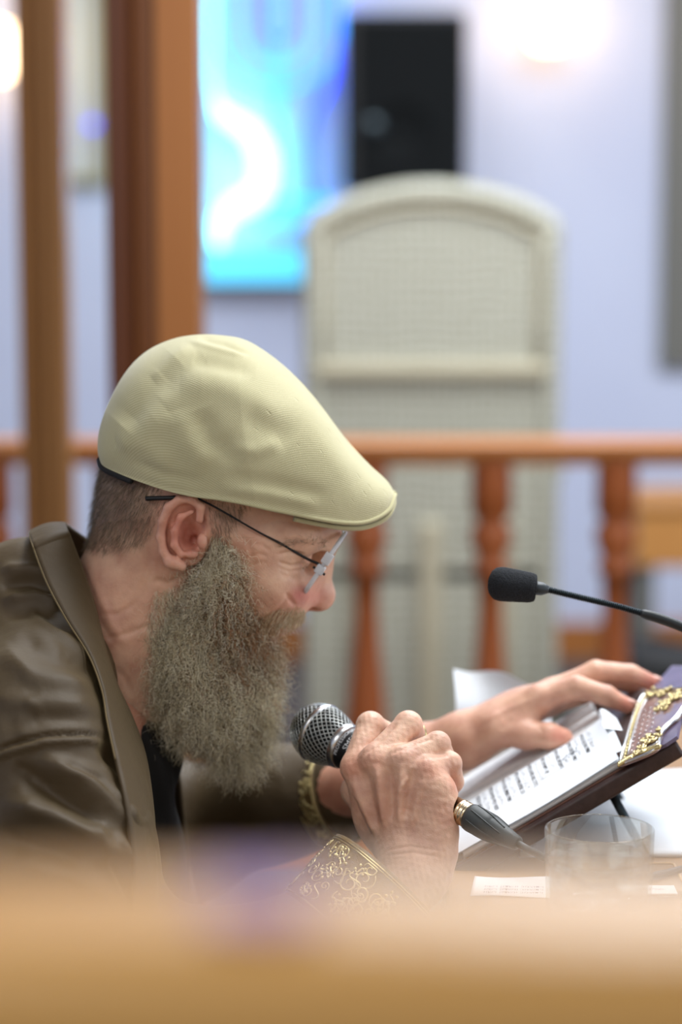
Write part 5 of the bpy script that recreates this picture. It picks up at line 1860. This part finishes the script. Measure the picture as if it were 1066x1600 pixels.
def page_block(name, v0, v1, hf, base, m_, nu_=60, nv_=40):
    g_ = []
    for i in range(nu_):
        u = U0 + (U1 - U0) * i / (nu_ - 1)
        g_.append([BPT(u, v0 + (v1 - v0) * j / (nv_ - 1), hf(u, v0 + (v1 - v0) * j / (nv_ - 1))) for j in range(nv_)])
    g_ = np.array(g_); b_ = np.array([[BPT(U0 + (U1 - U0) * i / (nu_ - 1), v0 + (v1 - v0) * j / (nv_ - 1), base) for j in range(nv_)] for i in range(nu_)])
    co_ = np.vstack([g_.reshape(-1, 3), b_.reshape(-1, 3)]); n_ = nu_ * nv_
    gq = grid_quads(nu_, nv_)
    k = np.arange(nu_) * nv_; j = np.arange(nv_)
    rims = [np.stack([k[1:], k[:-1], k[:-1] + n_, k[1:] + n_], 1), np.stack([k[:-1] + nv_ - 1, k[1:] + nv_ - 1, k[1:] + nv_ - 1 + n_, k[:-1] + nv_ - 1 + n_], 1),
            np.stack([j[:-1], j[1:], j[1:] + n_, j[:-1] + n_], 1)]
    e = (nu_ - 1) * nv_
    rims.append(np.stack([e + j[1:], e + j[:-1], e + j[:-1] + n_, e + j[1:] + n_], 1))
    me_ = np_mesh(name, co_, np.vstack([gq[:, ::-1], gq + n_] + rims))
    bm_ = bmesh.new(); bm_.from_mesh(me_); bmesh.ops.recalc_face_normals(bm_, faces=bm_.faces[:]); bm_.to_mesh(me_); bm_.free()
    return link(name, me_, m_, book, False)


def pages_mat():
    m, N, L, b = mat_new('page_stack')
    tc = N.new('ShaderNodeTexCoord'); mp = N.new('ShaderNodeMapping')
    mp.inputs['Rotation'].default_value = (0, math.atan2(bu[2], bu[0]), 0)
    wv = N.new('ShaderNodeTexWave'); wv.bands_direction = 'Z'; wv.inputs['Scale'].default_value = 260; wv.inputs['Distortion'].default_value = 2
    L.new(tc.outputs['Object'], mp.inputs['Vector']); L.new(mp.outputs[0], wv.inputs['Vector'])
    mx = N.new('ShaderNodeMix'); mx.data_type = 'RGBA'; mx.inputs['A'].default_value = (*s2l((206, 212, 216)), 1); mx.inputs['B'].default_value = (*s2l((240, 243, 245)), 1)
    L.new(wv.outputs['Fac'], mx.inputs['Factor']); L.new(mx.outputs['Result'], b.inputs['Base Color']); b.inputs['Roughness'].default_value = .8
    return m


stackm = pages_mat()
page_block('page_stack', V0, SPV, lambda u, v: top_h(u, v) - .0016, H0 + .001, stackm)
page_block('page_stack', SPV + .001, SPV + .108, lambda u, v: page_h(v, True), H0 + .001, stackm)
bk = [(U0 - .003, V0 - .006), (U1 + .002, V0 - .006), (U1 + .002, SPV + .116), (U0 - .003, SPV + .116)]
plate('cover', bk, H0, H0 + .001, mat('cover_brown', (84, 52, 40), 0.6), book)


def leaf(name, hoff, uext, curl, vstart=0.0):
    nu_, nv_ = 70, 44
    g_ = []
    for i in range(nu_):
        t = i / (nu_ - 1); u = U0 + (U1 + uext - U0) * t
        g_.append([BPT(u + .002 * math.sin(j / (nv_ - 1) * PI), V0 - .002 + vstart + (SPV - V0 + .002 - vstart) * j / (nv_ - 1), top_h(u, V0 + (SPV - V0) * j / (nv_ - 1)) + hoff + curl * max(0, (t - .86) / .14) ** 2) for j in range(nv_)])
    g_ = np.array(g_).reshape(-1, 3)
    gq = grid_quads(nu_, nv_)
    co_ = np.vstack([g_, g_ - bn_ * .00035])
    me_ = np_mesh(name, co_, np.vstack([gq[:, ::-1], gq + nu_ * nv_]))
    return link(name, me_, M['paper'], book)


leaf('page', 0.0, .0, .000)
leaf('page', -.0009, -.001, -.001)
leaf('page', -.0004, .006, -.0035, .030)
# curled leaf past the head of the book
cl = []
for i in range(24):
    t = i / 23
    cl.append([BPT(U1 + .001 + .013 * t, .070 + .046 * j / 19, H0 + .022 - .010 * t + .009 * math.sin(t * PI) * (j / 19)) for j in range(20)])
cl = np.array(cl).reshape(-1, 3); gq = grid_quads(24, 20)
link('curled_page', np_mesh('curled_page', np.vstack([cl, cl - bn_ * .0004]), np.vstack([gq[:, ::-1], gq + 480])), M['paper'], book)

# printed lines: they run across the page, towards the fold
words = ['שלום', 'ברוך', 'אתה', 'מלך', 'העולם', 'אשר', 'קדשנו', 'תורה', 'לנו', 'עץ', 'חיים', 'היא', 'למחזיקים', 'בה', 'דרכיה', 'דרכי', 'נעם', 'וכל', 'נתיבותיה', 'אמת', 'ישראל', 'שמע', 'אור', 'חדש', 'על', 'ציון', 'תאיר', 'כולנו', 'טוב', 'יום']
rd = random.Random(5)
tv, tf, o_ = [], [], 0
cache = {}
TOPV = .112


def put(word, size, u, v, bold=0.0):
    """word starts at v (near end) and runs towards the fold"""
    global o_
    key = (word, size)
    if key not in cache: cache[key] = flat_text(word, size, 'LEFT', .00012)
    vs, fs = cache[key]
    if not len(vs): return 0
    wd = vs[:, 0].max()
    vv_ = v + (wd - vs[:, 0])
    uu_ = u + vs[:, 1]
    p = np.array([BPT(a, b, top_h(a, b) + .00025) for a, b in zip(uu_, vv_)])
    tv.append(p); tf.extend([[i + o_ for i in f] for f in fs]); o_ += len(p)
    return wd


rows = 12
for r_ in range(rows):
    u = U1 - .0215 - r_ * .0132
    if u < U0 + .004: break
    start = .048 + (.010 if r_ in (3,) else 0) + rd.uniform(-.002, .002)
    v = start
    while v < TOPV - .006:
        wd_ = rd.choice(words)
        w1 = put(wd_, .0056, u, v)
        v += w1 + .0024
    v = start + .004
    while v < TOPV - .008:
        w1 = put(rd.choice(['♪', '..', "·'", 'ו', '׳׳', 'י', '/', '.,']), .0052 if rd.random() < .5 else .0036, u + .0062 + rd.uniform(-.0006, .0006), v)
        v += max(w1, .0012) + rd.uniform(.0010, .0042)
vs_all = np.vstack(tv)
build_faces('printed_text', vs_all, tf, M['ink'], book)
# small sprig drawn at the head of the page
mb = MB()
su, sv = BPX(893, 1190, .018)


def SPt(a, b): return BPT(su + a, sv + b, top_h(su + a, sv + b) + .0002)


mb.tube([SPt(-.006 + .014 * t, -.004 + .008 * t + .003 * math.sin(t * 5)) for t in np.linspace(0, 1, 14)], .00025, 5)
for k in range(9):
    t = k / 8; a0 = -.006 + .014 * t; b0 = -.004 + .008 * t
    sg_ = (-1) ** k
    mb.tube([SPt(a0, b0 + sg_ * .0015), SPt(a0 + .002, b0 + sg_ * .0045)], [.0002, .0005], 5)
for k in range(26):
    a = -.022 - .001 * k * .6 + .028; bq_ = -.022 + .0012 * k
    mb.tube([SPt(.010 - .0016 * k, -.020 + .0002 * k), SPt(.0106 - .0016 * k, -.0185 + .0002 * k)], .0002, 4)
mb.build('sprig_drawing', mat('grey_ink', (96, 100, 108), .6), book)


# ================================================================== papers on the table
def sheet(px4, z, th, label, m_=None, text=False, name='paper_sheet'):
    pts = [PZ(x, y, z) for x, y in px4]
    n_ = 24
    a, b, c_, d_ = pts
    g_ = np.array([[(a * (1 - s) + b * s) * (1 - t) + (d_ * (1 - s) + c_ * s) * t + np.array([0, 0, .0008 + .0008 * math.sin(s * 5 + t * 3)]) for s in np.linspace(0, 1, n_)] for t in np.linspace(0, 1, n_)]).reshape(-1, 3)
    gq = grid_quads(n_, n_)
    gg = np.vstack([g_ + np.array([0, 0, th]), g_])
    e = [np.arange(n_), np.arange(n_) * n_ + n_ - 1, np.arange(n_ * n_ - 1, n_ * n_ - n_ - 1, -1), np.arange(n_ - 1, -1, -1) * n_]
    N_ = n_ * n_
    rims = [np.stack([k[:-1], k[1:], k[1:] + N_, k[:-1] + N_], 1) for k in e]
    me_ = np_mesh(name, gg, np.vstack([gq, gq[:, ::-1] + N_] + rims))
    bm_ = bmesh.new(); bm_.from_mesh(me_); bmesh.ops.recalc_face_normals(bm_, faces=bm_.faces[:]); bm_.to_mesh(me_); bm_.free()
    o = link(name, me_, m_ or M['paper'], None, False)
    tag(o, label, 'paper')
    return o, pts


sheet([(812, 1342), (1150, 1340), (1130, 1208), (900, 1214)], .7503, .004, 'large white paper stack on the table behind the glass')
o, pts = sheet([(735, 1402), (868, 1404), (862, 1374), (742, 1372)], .7503, .0006, 'small white printed slip on the table left of the glass', name='paper_slip')
tv2, tf2, k0 = [], [], 0
for r_ in range(3):
    vs, fs = flat_text('אשר קדשנו במצותיו', .006, 'LEFT')
    a, b, c_, d_ = pts
    ex = (b - a) / np.linalg.norm(b - a); ey = (d_ - a) / np.linalg.norm(d_ - a)
    p = a + ex * .010 + ey * (.004 + r_ * .008) + vs[:, :1] * ex + vs[:, 1:2] * ey + np.array([0, 0, .0028])
    tv2.append(p); tf2 += [[i + k0 for i in f] for f in fs]; k0 += len(p)
o2 = build_faces('printed_text', np.vstack(tv2), tf2, M['ink_soft'], o)

# shallow brown box with a white label at the right
c_ = PZ(985, 1400, .755)
bx_ = empty('flat_brown_box', (c_[0], c_[1], .7503), 'flat brown box with rounded corners and white label right of the glass', 'box')
a_, b_ = PZ(905, 1404, .7503), PZ(1056, 1362, .7503)
cxx, cyy = (a_[0] + b_[0]) / 2, (a_[1] + b_[1]) / 2
bm = bmesh.new()
add_box(bm, (cxx, cyy, .7538), (b_[0] - a_[0], b_[1] - a_[1], .007), bev=.003)
link('body', bm_mesh('body', bm), mat('box_brown', (134, 108, 80), 0.35), bx_, True)
rr_ = [(b_[0] - .002, a_[1] + .004), (b_[0] - .002, b_[1] - .004), (b_[0] - .006, b_[1] - .001), (a_[0] + .006, b_[1] - .001), (a_[0] + .002, b_[1] - .004), (a_[0] + .002, a_[1] + .004)]
MB().tube([(x, y, .7577) for x, y in rr_], .0011, 8).build('rim', mat('box_rim', (190, 160, 120), 0.3), bx_)
lc = PZ(1036, 1390, .758)
box_obj('label', (lc[0] - .012, lc[1], .7578), (.045, .022, .0008), M['paper'], bx_)
vs, fs = flat_text('שבת שלום', .006, 'CENTER')
tv3 = [np.array([lc[0] - .012 + v[0], lc[1] - .002 + v[1], .75835]) for v in vs]
build_faces('label_text', tv3, fs, M['ink_soft'], bx_)

# folded paper standing behind the far hand
n1_, n2_ = 50, 30
g_ = []
yb = .335
for i in range(n1_):
    s = i / (n1_ - 1)
    xb_ = P(702 + 150 * s, 1215, yb)[0]
    row = []
    for j in range(n2_):
        t = j / (n2_ - 1)
        top_px = 1052 + 6 * math.sin(s * 9) + 22 * s
        zt_ = P(712, top_px, yb)[2]
        row.append(np.array([xb_ + .004 * t + .004 * math.sin(t * 3), yb + .012 * math.sin(s * 6.5) + .018 * t * t + .006 * math.sin(t * 7 + s * 3), .7515 + (zt_ - .7515) * t]))
    g_.append(row)
g_ = np.array(g_).reshape(-1, 3); gq = grid_quads(n1_, n2_)
o = link('folded_paper', np_mesh('folded_paper', np.vstack([g_, g_ + np.array([0, .0006, 0])]), np.vstack([gq, gq[:, ::-1] + n1_ * n2_])), M['paper'])
tag(o, 'crumpled white paper standing upright behind the far hand', 'paper')

# ================================================================== glass of water
GX, GYY = PZ(935, 1436, .7503)[0], PZ(935, 1436, .7503)[1]
gls = empty('water_glass', (GX, GYY, .7503), 'clear drinking glass half full of water on the table at lower right', 'glass')
R_ = .0428
zb_ = .7505
H_ = .0735
outer = [(0, .0005), (0, R_ - .005), (.002, R_ - .003), (.006, R_ - .0018), (H_ * .5, R_ - .0008), (H_ - .0015, R_), (H_ - .0004, R_ - .0004), (H_, R_ - .0013), (H_ - .0004, R_ - .0022), (H_ - .0015, R_ - .0026), (H_ * .5, R_ - .0036), (.016, R_ - .0048), (.011, R_ - .009), (.010, .0005)]
mb = MB(); mb.add(*lathe(outer, 96, (GX, GYY, zb_), (GX, GYY, zb_ + 1)))
gme = np_mesh('tumbler', np.vstack(mb.c), np.vstack(mb.q)); bm = bmesh.new(); bm.from_mesh(gme); bmesh.ops.recalc_face_normals(bm, faces=bm.faces[:]); bm.to_mesh(gme); bm.free()
link('tumbler', gme, M['glass'], gls)
wl = .0505
wt = [(.0098, .0005), (.0108, R_ - .0092), (.0158, R_ - .0050), (H_ * .5, R_ - .0038), (wl, R_ - .0033), (wl + .0006, R_ - .0033), (wl, R_ - .0048), (wl, .0005)]
mb = MB(); mb.add(*lathe(wt, 96, (GX, GYY, zb_), (GX, GYY, zb_ + 1)))
gme = np_mesh('water', np.vstack(mb.c), np.vstack(mb.q)); bm = bmesh.new(); bm.from_mesh(gme); bmesh.ops.recalc_face_normals(bm, faces=bm.faces[:]); bm.to_mesh(gme); bm.free()
link('water', gme, M['water'], gls)
